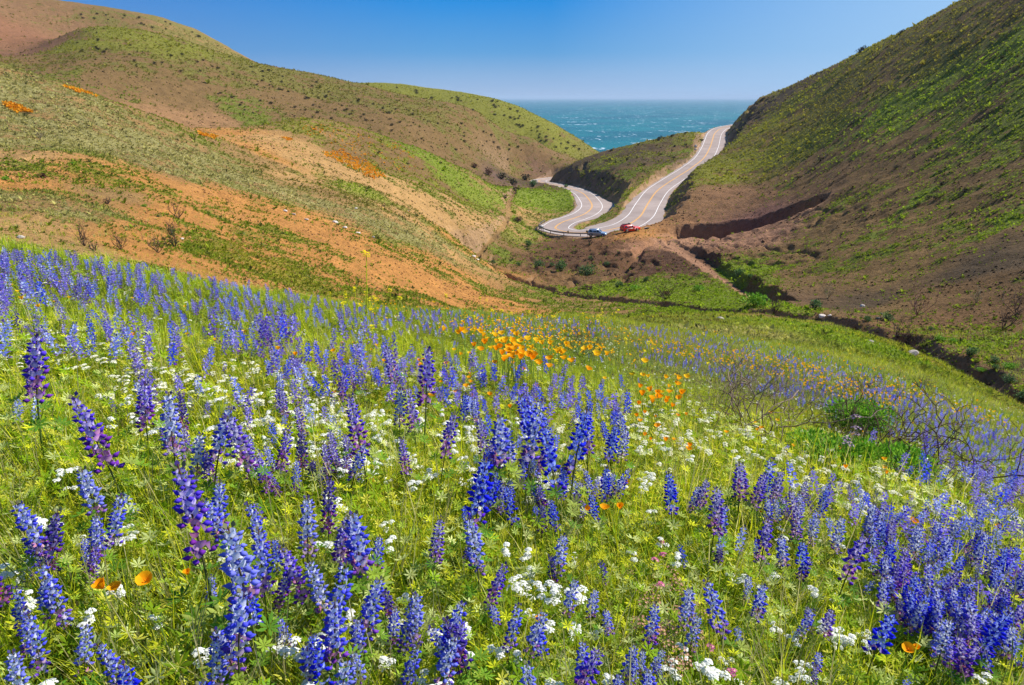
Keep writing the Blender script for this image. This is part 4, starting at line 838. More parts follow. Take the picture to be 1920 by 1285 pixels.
ZY = [(0, 'back meadow edge'), (600, 'upper meadow'), (700, 'middle meadow'), (860, 'lower meadow'), (1060, 'front meadow edge')]
def zone(px, py):
    a = [n_ for t, n_ in ZX if px >= t or t == 0][-1]; b = [n_ for t, n_ in ZY if py >= t][-1]; return a, b
def label_all(objs, noun, looks, pxs, pys, cat, group):
    """every label singles out one plant: look, ordinal from the left among its look-alikes, part of the meadow"""
    bins = {}
    for i, o in enumerate(objs): bins.setdefault((looks[i],) + zone(pxs[i], pys[i]), []).append(i)
    for (lk, a, b), ii in bins.items():
        ii.sort(key=lambda i: pxs[i])
        for k, i in enumerate(ii):
            who = f"{ordinal(k)} from left, {b} {a}" if len(ii) > 1 else f"{b} {a}"
            tag(objs[i], f"{lk}, {who}", cat, group)
protoL = {(k, v, d): None for k in kinds for v in range(2) for d in range(2)}
for key in protoL:
    protoL[key] = lupine(key[0], LH, LS, key[2])
meshL = {}
def parts_meshes(key, dct, pre, mats): 
    if key not in meshL: meshL[key] = {n_: mb.mesh(f'{pre}_{n_}', mats[n_]) for n_, mb in dct.items()}
    return meshL[key]
def joined(dct):
    m_ = MB(); [m_.merge(v) for v in dct.values()]; return m_
MATS = {'stem': leaf, 'stems': leaf, 'flower_spike': petal, 'leaves': leaf, 'petals': petal, 'flower_heads': petal, 'yellow_flowers': petal, 'blossoms': petal}
def put(name, p, yaw, s, tilt=(0, 0), mesh=None, parts=None):
    o = bpy.data.objects.new(name, mesh); COL.objects.link(o); o.location = tuple(p); o.rotation_euler = (tilt[0], tilt[1], yaw); o.scale = (s, s, s)
    for n_, me in (parts or {}).items():
        c = bpy.data.objects.new(n_, me); COL.objects.link(c); c.parent = o
    return o
ind = [i for i in order[:300] if ok[i]]; objs = []; tops = []
for rank, i in enumerate(ind):
    k = lup[i][3]; v = int(q.integers(2)); lod = 0 if r_[i] < 3.2 else 1; key = (k, v, lod)
    if rank < 170: o = put('lupine', pos[i] - [0, 0, .01], q.uniform(0, 6.28), scl[i], q.normal(0, .05, 2), None, parts_meshes(key, protoL[key], 'lupine', MATS))
    else:
        kk = ('whole',) + key
        if kk not in meshL: meshL[kk] = joined(protoL[key]).mesh('lupine', petal)
        o = put('lupine', pos[i] - [0, 0, .01], q.uniform(0, 6.28), scl[i], q.normal(0, .05, 2), meshL[kk])
    objs.append(o)
label_all(objs, 'lupine', [LOOK[lup[i][3]] + ' spike' for i in ind], [lup[i][0] for i in ind], [lup[i][1] for i in ind], 'lupine', 'lupines in the flower meadow')
rest = [i for i in order[300:] if ok[i]]
pl = [joined(lupine(k, LH, LS, 2)) for k in kinds for _ in range(2)]
wh = np.array([kinds.index(lup[i][3]) * 2 + int(q.integers(2)) for i in rest]); rest = np.array(rest)
scatter_mesh('distant_lupines', pl, wh, pos[rest], q.uniform(0, 6.28, len(rest)), scl[rest], np.ones((len(rest), 3)) * q.uniform(.85, 1.15, (len(rest), 1)), petal, q.normal(0, .06, (len(rest), 2)))
print('lupines', len(ind), len(rest), time.time() - T0)

# ---- poppies, white flowers, mustard, phacelia
def flower_set(name, pts, make, hts_, nlod, n_ind, n_parts, label, cat, group, rest_name, tint=None, seed=1, sclr=(.8, 1.25), fs=.66, rmin=.5):
    """pts: list of (px, py, look)"""
    q = np.random.default_rng(seed); px = np.array([p[0] for p in pts]); py = np.array([p[1] for p in pts]); s = q.uniform(*sclr, len(pts)) * fs; hts_ = np.array([hts_[p[2]] for p in pts]) if isinstance(hts_, dict) else hts_; s = s * np.array([p[3] if len(p) > 3 else 1.0 for p in pts]); pos, r_, ok = hits(px, py, hts_ * s, rmin)
    order = [i for i in np.argsort(-s / r_) if ok[i]]; pm = {}; looks = sorted(set(p[2] for p in pts)); objs = []
    def proto(lk, v, lod):
        if (lk, v, lod) not in pm: pm[(lk, v, lod)] = make(lk, lod)
        return pm[(lk, v, lod)]
    ind = order[:n_ind]
    for rank, i in enumerate(ind):
        lk = pts[i][2]; v = int(q.integers(3)); lod = 0 if r_[i] < 3 else min(1, nlod - 1); pr_ = proto(lk, v, lod)
        if rank < n_parts: o = put(name, pos[i] - [0, 0, .01], q.uniform(0, 6.28), s[i], q.normal(0, .06, 2), None, parts_meshes((name, lk, v, lod), pr_, name, MATS))
        else:
            kk = (name, 'w', lk, v, lod)
            if kk not in meshL: meshL[kk] = joined(pr_).mesh(name, petal)
            o = put(name, pos[i] - [0, 0, .01], q.uniform(0, 6.28), s[i], q.normal(0, .06, 2), meshL[kk])
        objs.append(o)
    label_all(objs, name, [label[pts[i][2]] for i in ind], px[ind], py[ind], cat, group)
    rest = np.array(order[n_ind:], int)
    if len(rest):
        pr_ = [joined(make(lk, nlod - 1)) for lk in looks for _ in range(2)]; wh = np.array([looks.index(pts[i][2]) * 2 + int(q.integers(2)) for i in rest])
        scatter_mesh(rest_name, pr_, wh, pos[rest], q.uniform(0, 6.28, len(rest)), s[rest] * (1 + .012 * r_[rest]), np.ones((len(rest), 3)), petal, q.normal(0, .08, (len(rest), 2)))
    print(name, len(ind), len(rest), time.time() - T0)
q = np.random.default_rng(21)
def region(lst, look):
    out = []
    for poly, n, *sz in lst:
        for p in poly_pts(poly, n, q): out.append((p[0], p[1], look if isinstance(look, str) else look[q.integers(len(look))], sz[0] if sz else 1.0))
    return out
pop = [(235,1090,'open'),(222,1096,'open'),(205,1102,'cup'),(343,1058,'cup'),(245,620,'open'),(520,650,'cup'),(1705,1205,'open'),(1720,1190,'cup'),(1135,935,'open'),(1125,940,'cup'),(1160,938,'cup'),(1128,712,'open'),(1003,710,'open'),(985,685,'open'),(870,715,'open'),(880,708,'open'),(925,672,'open'),(1195,745,'cup'),(1430,950,'cup'),(1290,840,'open'),(1585,873,'cup'),(1710,800,'cup'),(1450,780,'open'),(1470,740,'open'),(1365,805,'open'),(10,540,'open'),(20,534,'cup'),(35,575,'cup'),(250,565,'open'),(262,560,'cup'),(1560,775,'cup'),(1620,815,'cup'),(1705,965,'open'),(1880,985,'open'),(1010,1148,'cup')]
pop = [p + (.62,) for p in pop]
pop += region([([(700,560),(1150,600),(1150,612),(700,590)], 60, .7), ([(1180,705),(1290,705),(1285,750),(1190,750)], 30, .85), ([(1180,745),(1300,760),(1320,840),(1200,830)], 12, .6), ([(840,605),(920,600),(1060,620),(1150,640),(1120,670),(950,655),(850,630)], 250, .95), ([(850,600),(1100,600),(1240,640),(1200,690),(900,660),(800,620)], 230, .9),
  ([(640,570),(1000,590),(1100,610),(1000,640),(700,610)], 60, .7), ([(1220,640),(1500,680),(1700,760),(1660,780),(1400,700),(1220,665)], 420, .85), ([(1300,615),(1600,670),(1900,790),(1880,810),(1500,690),(1300,640)], 140, .85), ([(1350,700),(1700,790),(1700,900),(1400,800)], 40, .5), ([(0,520),(640,600),(640,680),(0,600)], 18, .6), ([(600,620),(1000,680),(1000,760),(640,720)], 40, .55), ([(0,700),(1920,760),(1920,900),(0,900)], 4, .6)], ['open', 'cup'])
flower_set('poppy', pop, lambda lk, lod: poppy(lod, .30 if lod == 0 else .34, .023 if lod == 0 else .024, .75 if lk == 'open' else .25, (srgb(255, 184, 26) if lk == 'open' else srgb(255, 168, 16)) if lod == 0 else (srgb(255, 212, 40) if lk == 'open' else srgb(255, 200, 34))), .31, 2, 300, 60, {'open': 'wide open golden orange poppy', 'cup': 'half closed deep orange poppy'}, 'poppy', 'orange poppies in the flower meadow', 'distant_poppies', seed=4, fs=.82)  # farther petals: light put into a brighter colour to offset their shadow
wht = [(x_, y_, 'white') for x_, y_ in ((965,1080),(975,1085),(985,1075),(1000,1095),(990,1140),(1020,1160),(945,1200),(1080,1165),(1075,1175),(1065,1085),(1085,1100),(770,1110),(755,1140),(100,960),(75,960),(105,870),(120,865),(1500,1235),(1580,1165),(1570,1180),(1600,1190),(1620,1165),(1560,1160),(1425,1075),(1440,1085),(1395,1065),(1625,1190),(950,1000),(1000,1010),(1120,1175))]
wht += region([([(200,700),(420,740),(700,780),(700,880),(420,860),(180,800)], 140), ([(0,600),(200,620),(640,720),(640,800),(200,700),(0,680)], 230), ([(560,700),(900,700),(900,900),(560,880)], 150), ([(840,780),(1250,760),(1300,900),(900,930)], 130), ([(1130,680),(1700,760),(1500,880),(1150,820)], 210), ([(1480,810),(1900,900),(1920,1000),(1600,960),(1450,890)], 230),
  ([(900,620),(1150,640),(1200,700),(950,690)], 120), ([(1200,640),(1960,880),(1960,940),(1500,800),(1200,740)], 260), ([(1300,610),(1960,780),(1960,840),(1500,700)], 260), ([(600,575),(1200,605),(1200,660),(650,620)], 200), ([(0,480),(600,590),(600,650),(0,560)], 60), ([(0,880),(1920,960),(1920,1285),(0,1285)], 110), ([(860,800),(980,780),(1000,900),(880,900)], 40), ([(1150,740),(1330,750),(1330,860),(1170,850)], 60)], 'white')
wht = wht[:30] + [w_ for k_, w_ in enumerate(wht[30:]) if k_ % 10 < 8]
flower_set('white_wildflower', wht, lambda lk, lod: whiteflower(lod, .25), .26, 3, 300, 70, {'white': 'clump of small white wildflowers'}, 'white flower', 'white wildflowers among the green growth', 'distant_white_flowers', seed=5, fs=.48, sclr=(.75, 1.15))
mus = [(674, 484, 'tall')] + [(a_, b_, 'low', .9) for a_, b_ in ((620,553),(718,530),(955,552),(1183,575),(1206,588),(1130,584),(1222,594),(695,610),(655,545),(1040,850),(700,555))] + region([([(640,530),(1000,560),(1220,580),(1220,620),(900,600),(640,570)], 26), ([(1150,590),(1400,640),(1300,700),(1150,640)], 8), ([(900,560),(1140,580),(1120,610),(900,600)], 10)], 'low')
flower_set('mustard_plant', mus, lambda lk, lod: mustard(.95 if lk == 'tall' else .45, 26 if lk == 'tall' else 12), {'tall': .95, 'low': .45}, 1, 90, 30, {'tall': 'tall mustard stalk with yellow top', 'low': 'low yellow mustard plant'}, 'mustard', 'yellow mustard stalks', 'distant_mustard', seed=6, sclr=(.85, 1.1), fs=.95, rmin=4.5)
# deep violet nightshade blossoms and pink flowers: small flat heads
def headplant(c, H_=.26, n=7, ps=.010, rad=.022):
    st, fl = MB(), MB()
    st.tube([(0, 0, 0), (.005, 0, H_ * .5), (.01, 0, H_)], [.0016, .0014, .001], srgb(100, 110, 60), 3); dome_head(fl, (.01, 0, H_), rad, n, c, ps)
    st.merge(fern_clump(3, .1, GR, 4, .004)); return {'stem': st, 'blossoms': fl}
vio = [(a_, b_, 'v') for a_, b_ in ((1600,790),(1620,785),(1635,795),(1590,800),(1575,818),(1595,822),(1610,812),(1700,783),(1722,800),(1728,808),(1640,745),(1660,760),(1560,752),(1888,835),(1905,840),(1895,870),(1912,862),(1870,872),(140,515),(150,512),(160,520),(140,540),(910,612),(935,622),(950,640),(965,650),(880,632),(1510,730),(1690,755))]
flower_set('violet_nightshade', vio, lambda lk, lod: headplant(srgb(105, 20, 175), .34, 8, .0095, .026), .34, 1, 60, 20, {'v': 'dark violet nightshade blossoms'}, 'violet flower', 'dark violet flowers scattered in the meadow', 'x', seed=8)
pk = [(a_, b_, 'p') for a_, b_ in ((1250,1030),(1245,1010),(1335,1185),(1380,1240),(1020,950),(1215,1040),(1240,1075))] + region([([(1170,1040),(1290,1040),(1340,1130),(1290,1230),(1200,1180)], 52)], 'm')
flower_set('pink_wildflower', pk, lambda lk, lod: headplant(srgb(225, 40, 180) if lk == 'p' else srgb(185, 85, 120), .2 if lk == 'p' else .16, 4 if lk == 'p' else 9, .008 if lk == 'p' else .0045, .008 if lk == 'p' else .02), .19, 1, 80, 20, {'p': 'bright magenta wildflower', 'm': 'small dull pink wildflower'}, 'pink flower', 'pink wildflowers in the lower meadow', 'x', seed=9)
# ================================================================== HILLSIDES: low growth, shrubs, rocks
def visible_ish(x, y): return np.ones(len(x), bool)
cands = 600000
r_ = np.exp(rng.uniform(math.log(24), math.log(560), cands)); az = R(43) * (rng.random(cands) * 2 - 1); x, y = r_ * np.sin(az), r_ * np.cos(az)
pr = paint(x, y); gm = green_mask(x, y); g = np.clip((pr[:, 3] - gm) * 1.9 + .5 + (pr[:, 3] - .5) * .5, 0, 1)
zz, rd, rs, rf = Hfull(x, y); hw = np.where(rs < 0, along(ROAD, 3, rf), along(ROAD, 4, rf)); cd = near_path(x, y, CREEKP, 5)[0]; td = near_path(x, y, TRAIL, 5)[0]; bd = near_path(x, y, BENCH, 6)[0]
rowz = np.clip(.5 + .9 * fbm(x / 3.5 + 50, y / 3.5, 515, 3), 0, 1)
keep = (rng.random(cands) < np.clip(g * 1.2 - .12 + .24 * (pr[:, 3] > .08) * rowz + .04 * (x > 20) * rowz, .03, 1) * .66) & (rd > hw + .8) & (cd > .7) & (td > 1.1) & (bd > 3) & (zz > SEA_Z + 1)
x, y, zz, pr, r_, g = x[keep], y[keep], zz[keep], pr[keep], r_[keep], g[keep]; n = len(x)
white_ = np.array([1., 1, 1])
def dome_tuft(nl, wd):
    mb = MB()
    for k in range(nl):
        a = k * 6.28 / nl + rnd.uniform(-.3, .3); el = rnd.uniform(.25, 1.2); lozenge(mb, (0, 0, -.05), (math.cos(a) * math.cos(el), math.sin(a) * math.cos(el), math.sin(el)), rnd.uniform(.6, 1.1), wd, white_ * rnd.uniform(.7, 1.15), (0, 0, 1), .1)
    return mb
tp = [dome_tuft(7, .2), dome_tuft(6, .25), dome_tuft(8, .12)]
s = np.clip(.05 + .0012 * r_, .06, .42) * rng.lognormal(0, .38, n) * np.where(rng.random(n) < .06, 1.7, 1)
tint = pr[:, 4:7] * (rng.uniform(.8, 1.6, (n, 1))) * np.array([1.12, 1, .9]) * np.array([1, 1, 1]); dk = rng.random(n) < .10; tint[dk] = tint[dk] * .3 + np.array([.05, .045, .02])
scatter_mesh('hillside_growth', tp, rng.integers(0, 3, n), np.stack([x, y, zz], 1), rng.uniform(0, 6.28, n), s, tint, hill_leaf)
# burnt stubble and clods
m_ = 60000; r_ = np.exp(rng.uniform(math.log(24), math.log(420), m_)); az = R(43) * (rng.random(m_) * 2 - 1); x, y = r_ * np.sin(az), r_ * np.cos(az); zz, rd, rs, rf = Hfull(x, y)
pr = paint(x, y); nn = fbm(x / 6, y / 6, 501, 3) + .25 * rng.normal(0, 1, m_); keep = (rd > 9) & (nn > .12 + pr[:, 3] * .25) & (zz > SEA_Z + 1)
x, y, zz, r_, pr = x[keep], y[keep], zz[keep], r_[keep], pr[keep]; n = len(x)
cl = MB(); b_ = boulder(.5, 3, np.array([1., 1, 1])).arr()
def clod(seed):
    q_ = random.Random(seed); V = np.array([(1, 0, 0), (-1, 0, 0), (0, 1, 0), (0, -1, 0), (0, 0, .8), (0, 0, -.5)], float) * [[q_.uniform(.6, 1.3)] for _ in range(6)]
    mb = MB(); mb.add(V, [[0, 2, 4], [2, 1, 4], [1, 3, 4], [3, 0, 4], [2, 0, 5], [1, 2, 5], [3, 1, 5], [0, 3, 5]], np.ones((6, 3)) * [[q_.uniform(.75, 1.15)] for _ in range(6)]); return mb
stub = twig_shrub(.9, .6, 4, white_, .3, 1, .05, 3)
earth = plainmat('loose_earth', None, .95, noise=.2, nscale=6, spec=.1)
dks = .85 * np.clip(1.25 - (x > -20) * .35, .5, 1.3)[:, None]
scatter_mesh('loose_clods_and_stubble', [clod(1), clod(2), clod(3), dome_tuft(5, .07)], rng.integers(0, 4, n), np.stack([x, y, zz], 1), rng.uniform(0, 6.28, n), np.clip(.035 + .0011 * r_, .05, .4) * rng.uniform(.5, 1.6, n), pr[:, :3] * rng.uniform(.35, 1.1, (n, 1)) * dks, earth)
# poppy patches on the knoll, small orange flowers
pts = []
for poly, n_ in (([(605, 285), (640, 283), (695, 305), (725, 335), (700, 338), (650, 312), (612, 295)], 520), ([(0, 193), (30, 198), (65, 215), (30, 212)], 110), ([(370, 248), (410, 258), (400, 262), (375, 256)], 50), ([(525, 257), (550, 262), (540, 264)], 40), ([(115, 162), (150, 168), (190, 190), (150, 180)], 60), ([(600, 240), (760, 270), (800, 320), (700, 320), (620, 270)], 130), ([(560,240),(620,235),(640,250),(580,255)],40)):
    pts += list(poly_pts(poly, n_, q))
pts = np.array(pts); xx, yy, zz_ = ray(pts[:, 0], pts[:, 1]); hh = np.hypot(xx, yy); rr_ = np.exp(np.linspace(math.log(60), math.log(600), 260)); X_ = (xx / hh)[:, None] * rr_; Y_ = (yy / hh)[:, None] * rr_
g_ = Hbase(X_, Y_) - (zz_ / hh)[:, None] * rr_; k = (g_ >= 0).argmax(1); okk = (g_ >= 0).any(1); i_ = np.arange(len(pts)); X_ = X_[i_, k][okk]; Y_ = Y_[i_, k][okk]; n = len(X_)
scatter_mesh('hillside_poppies', [dome_tuft(5, .3)], np.zeros(n, int), np.stack([X_, Y_, H(X_, Y_) + .12], 1), rng.uniform(0, 6.28, n), rng.uniform(.28, .6, n), np.array([[.98, .46, .03]]) * rng.uniform(.8, 1.1, (n, 1)), petal)
print('growth', time.time() - T0)

bushmat = leafmat('shrub_leaves', .25, .7, .2, .25, 6); barkmat = plainmat('burnt_bark', None, .9, noise=.25, nscale=30)
GB = [srgb(70, 105, 60), srgb(95, 125, 70), srgb(55, 90, 60), srgb(110, 140, 70)]; BB = [srgb(95, 110, 45), srgb(80, 100, 40), srgb(120, 140, 50)]; DB = [srgb(60, 62, 38), srgb(78, 70, 48), srgb(52, 50, 36)]; BR = [srgb(95, 62, 50), srgb(80, 55, 48), srgb(110, 80, 60)]; LB = [srgb(125, 170, 45), srgb(105, 150, 40), srgb(140, 180, 60)]
def mk_bush(cols, n=300, L=.2, trunkc=srgb(70, 55, 45), lean=0.0, h=1.0):
    st = MB()
    for k in range(5): a = k * 1.26; st.tube([(0, 0, -.1), (.2 * math.cos(a), .2 * math.sin(a), h * .35), (.45 * math.cos(a) + lean * h * .5, .45 * math.sin(a), h * .7)], [.05, .035, .015], trunkc, 4)
    return {'stems': st, 'foliage': leafy_bush(1.0, h, n, L, cols, .35, lean)}
MATS['foliage'] = bushmat; MATS['branches'] = barkmat
BUSH = {'green': [mk_bush(GB, 520, .16) for _ in range(3)], 'dark': [mk_bush(DB, 130, .3, h=.8) for _ in range(4)], 'brown': [mk_bush(BR, 420, .17) for _ in range(2)], 'bright': [mk_bush(LB, 520, .17, h=.7) for _ in range(2)], 'crest': [mk_bush(DB, 360, .17, h=1.1, lean=.5)]}
def stems_fix(d): return d
SH = []
def shrub(px, py, wpx, kind, label, cat='shrub', group=None, parts=True, name='shrub', up=0):
    h_ = hit(px, py, 22)
    if h_ is None: print('miss', px, py); return
    f = proj(*h_)[2]; s = wpx / F * f / 2; v = BUSH[kind][len(SH) % len(BUSH[kind])]; key = ('bush', kind, len(SH) % len(BUSH[kind]))
    if parts: o = put(name, h_ - [0, 0, .05 * s], rnd.uniform(0, 6.28) if kind != 'crest' else 0, s, (0, 0), None, {'stems': parts_meshes(key, v, 'shrub', {**MATS, 'stems': barkmat})['stems'], 'foliage': meshL[key]['foliage']})
    else:
        kk = ('w',) + key
        if kk not in meshL: meshL[kk] = joined(v).mesh('shrub', bushmat)
        o = put(name, h_ - [0, 0, .05 * s], rnd.uniform(0, 6.28), s, (0, 0), meshL[kk])
    SH.append(o); tag(o, label, cat, group); return o
for a in [(1010,499,26,'green','grey green bush on the burnt bank, leftmost of the larger pair'),(1033,500,14,'green','small grey green bush between two larger ones below the guardrail'),(1049,508,34,'green','broad green bush at foot of the burnt bank below the cars'),(1100,515,40,'green','largest green bush low on the burnt bank beside the gully'),(923,494,12,'green','small pale bush at left end of the creek bank'),(973,499,13,'green','round green bush on the creek bank left of the burnt bank'),(1108,485,12,'green','small bush halfway up the burnt bank below the silver car'),(1163,540,22,'green','green bush in the creek bed right of the gully mouth'),(1210,527,16,'green','green bush on the burnt hummock left of the trail'),(1138,497,15,'green','bush beside the eroded gully'),
 (1526,580,34,'green','green bush by the pale rocks at the creek'),(1628,603,22,'green','round grey green bush on the meadow side of the creek'),(1664,600,30,'green','grey green bush on the dark far bank of the creek'),(1405,522,15,'green','small bush in shade beside the dirt trail'),(1744,620,14,'green','small sage bush above the creek at right'),(1763,638,22,'bright','bright green bush left of its twin above the creek'),(1787,642,20,'bright','bright green bush right of its twin above the creek'),(1820,666,32,'green','bush on the far creek bank below the bright twins'),(1865,678,22,'green','upper green bush on the bank at far right'),(1863,692,18,'green','lower green bush on the bank at far right'),(1893,692,30,'bright','low bright bush at the right edge on the bank'),(1893,716,30,'green','grey green bush on the right edge below the bright one'),(1840,697,20,'bright','small bright bush beside the creek channel at right'),(1914,752,44,'green','dark green bush where the creek leaves the picture'),
 (1416,574,62,'bright','wide bright green mound at the end of the trail'),(1385,520,30,'green','leafy bush between trail and shaded bank'),(1190,545,26,'bright','low bright bush in the green valley floor'),(1250,555,22,'brown','brown twiggy bush in the middle of the valley floor'),(970,418,22,'brown','reddish brown bush left of the hairpin'),(990,462,20,'green','green bush on the bank below the hairpin sign'),(1310,545,26,'bright','bright green low bush right of the brown valley bush'),
 (10,338,18,'bright','green bush at the left edge of the orange slope'),(84,334,18,'brown','olive brown bush on the orange slope at far left'),(297,407,10,'green','small dark green bush on the orange slope'),(136,308,12,'bright','small green bush high on the left slope'),(270,388,14,'bright','green bush above the burnt twig shrubs'),(960,345,26,'dark','dark thicket bush where the creek meets the road'),(985,338,24,'dark','dark bush just left of the road end'),(1000,350,24,'green','leafy bush below the far road end'),(940,335,24,'dark','dark bush at the toe of the far ridge'),(915,328,22,'brown','brown bush at the toe of the far ridge'),(890,315,18,'brown','brown bush above the thicket on the far ridge'),(968,360,18,'dark','dark bush in the creek bed by the green terrace'),(945,372,14,'dark','dark bush left of the green terrace'),(1060,352,12,'green','small bush on the green terrace beside the road'),
 (1234,264,15,'crest','dark bush on the spur crest against the sea, leftmost'),(1258,258,11,'crest','second dark bush on the spur crest against the sea'),(1284,252,8,'crest','small bush on the spur crest right of middle'),(1347,236,10,'crest','bush on the spur crest beside the top of the road'),(1196,273,8,'crest','small bush low on the spur crest'),(1145,284,9,'crest','bush on the spur crest above the coast'),(1612,100,22,'crest','lone wind bent bush on the right skyline'),(1688,64,14,'crest','wispy bush on the right skyline above the lone bush'),(1428,190,12,'crest','small bush low on the right skyline'),(1395,205,14,'dark','dark bush at top of the roadside cliff'),(1530,140,9,'crest','tiny bush on the right skyline below the lone bush')]:
    shrub(*a[:5], group='shrubs along the creek and valley' if a[3] not in ('crest',) else 'bushes on the skylines')
# many dark shrubs dotted over the far ridges
rr2 = np.random.default_rng(5); far_pts = []
for poly, n_ in (([(470,125),(700,180),(880,235),(1010,290),(960,310),(800,270),(640,215),(480,170)], 92), ([(740,165),(930,190),(1010,228),(1100,290),(1040,280),(930,225)], 46), ([(180,65),(440,120),(480,180),(300,140),(120,90)], 26), ([(280,150),(560,200),(700,240),(480,215)], 18), ([(1140,300),(1330,255),(1300,285),(1160,345),(1080,325)], 30), ([(200,22),(330,45),(440,100),(330,60),(120,30)], 18), ([(1450,250),(1900,100),(1900,400),(1500,380)], 22), ([(620,240),(800,290),(900,345),(700,300)], 8), ([(940,480),(1050,455),(1200,465),(1180,520),(1000,520)], 24), ([(1200,480),(1300,490),(1330,530),(1200,530)], 9)):
    far_pts += [(p[0], p[1]) for p in poly_pts(poly, n_, rr2)]
cnt = 0; fo = []; fx = []; fy = []
for p in far_pts:
    o = shrub(p[0], p[1], rr2.uniform(4.5, 9.5) * (1 if p[0] < 1400 else 1.5), 'dark', 'x', parts=False, name='ridge_shrub')
    if o: fo.append(o); fx.append(p[0]); fy.append(p[1])
def hill_zone(px, py):
    if px >= 1400: return 'the large right hill'
    if py > 430: return 'the burnt bank below the cars'
    if px >= 1060 and py > 235: return 'the spur between the roads'
    if 720 <= px and py < 165 + (px - 740) * .36: return 'the far ridge above the sea'
    if px < 460 and py < 60 + px * .12: return 'the highest left summit'
    return 'the broad left ridge'
bins = {}
for i in range(len(fo)): bins.setdefault(hill_zone(fx[i], fy[i]) + (' upper half' if hill_zone(fx[i], fy[i]) == 'the broad left ridge' and fy[i] < 140 + .24 * (fx[i] - 480) else ''), []).append(i)
for b, ii in bins.items():
    ii.sort(key=lambda i: fx[i])
    for k, i in enumerate(ii): tag(fo[i], f"small dark shrub, {ordinal(k)} from left on {b}", 'shrub', 'dark shrubs dotted over the hills')
# bare burnt shrubs
def bare(px, py, hpx, label, c=srgb(70, 55, 48), spread=.7, nm=7, depth=3, seed=1, leafy=None, rmin=8, name='bare_shrub'):
    h_ = hit(px, py, rmin)
    f = proj(*h_)[2]; s = hpx / F * f; qq = random.Random(seed); tw = twig_shrub(1.0, spread, nm, c, .35, depth, max(.018, .0005 * f / s), 4, qq)
    o = put(name, h_ - [0, 0, .02], qq.uniform(0, 6), s, (0, 0), None, {'branches': tw.mesh('branches', barkmat)}); tag(o, label, 'shrub', 'bare burnt shrubs')
    if leafy: c_ = bpy.data.objects.new('foliage', leafy_bush(.6, .8, 160, .09, leafy, .35).mesh('foliage', bushmat)); COL.objects.link(c_); c_.parent = o
    return o
for k, a in enumerate([(159,462,26,'bare burnt shrub on orange dirt, leftmost behind the lupines'),(177,472,12,'low burnt twigs beside the leftmost bare shrub'),(227,469,20,'bare burnt shrub on orange dirt, second from left'),(296,474,22,'bare burnt shrub on orange dirt, third from left'),(335,410,18,'burnt shrub higher on the orange slope'),(202,383,8,'tiny burnt stub on the upper orange slope'),(75,260,8,'burnt stub on the pale upper slope at left'),(1720,592,34,'large reddish grey dead shrub on the dark bank above the creek'),(1700,648,22,'bare shrub on the near creek edge, left of a pair'),(1722,660,22,'bare shrub on the near creek edge, right of a pair'),(1682,634,20,'bare twiggy shrub above the creek pair'),(1552,560,16,'pale fallen brush on the dark creek bank'),(1248,562,26,'bare twiggy shrub on the valley floor'),(1450,590,18,'burnt shrub at the end of the green mound'),(1880,620,30,'burnt dark shrub near the right edge of the hill'),(1905,590,34,'burnt dark shrub at the right edge, above its neighbour'),(1540,380,14,'burnt shrub in the middle of the right hill'),(1830,570,18,'pale dead brush on the lower right hill')]):
    bare(a[0], a[1], a[2], a[3], seed=k + 3, c=srgb(120, 85, 75) if 'reddish' in a[3] else srgb(150, 135, 100) if 'pale' in a[3] else srgb(72, 56, 48))
for k, a in enumerate([(328,464,18,'green tinged twiggy shrub at right of the bare ones'),(322,442,16,'upper green tinged twiggy shrub on orange dirt'),(1105,438+22,8,'small twiggy green shrub below the guardrail')]): bare(*a, seed=40 + k, leafy=GB)
# burnt shrubs in the meadow, twisted twigs among the flowers
def meadow_bare(px, py, hpx, spread, nm, label, seed, c=srgb(92, 72, 60), r0=.0075):
    p_, r_, ok_ = hits([px], [py], [.08]); h_ = p_[0]; f = proj(*h_)[2]; s = 1.15 * hpx / F * f; qq = random.Random(seed)
    tw = twig_shrub(.8, spread * 1.15, nm + 5, c, .95, 3, r0 / s * .6, 4, qq); o = put('burnt_shrub', h_, 0, s, (0, 0), None, {'branches': tw.mesh('branches', barkmat)}); tag(o, label, 'shrub', 'burnt twisted shrubs in the meadow'); return o, h_, s
for k, a in enumerate([(1400,800,95,1.3,9,'large crooked burnt shrub with grey twigs, leftmost right of centre'),(1480,800,90,1.1,8,'crooked burnt shrub standing left of the leafy bush'),(1345,770,60,1.5,6,'sprawling burnt twigs beside the orange poppies'),(1650,860,100,1.0,8,'dark burnt shrub rising from the green leafy bush'),(1760,905,75,1.9,7,'dark burnt twigs sprawling right of the green bush'),(1560,830,80,.9,6,'burnt twigs above the left part of the green bush'),(1630,730,30,1.2,5,'small burnt shrub in the far lupine band'),(1090,660,36,1.4,6,'burnt twigs among the poppies in the upper meadow'),(1740,735,28,1.2,5,'small burnt shrub at the far right of the lupine band'),(1440,735,40,1.0,5,'burnt shrub behind the large crooked one')]): meadow_bare(*a, seed=60 + k, c=srgb(128, 108, 92) if k in (0, 1, 2, 9) else srgb(84, 62, 50))
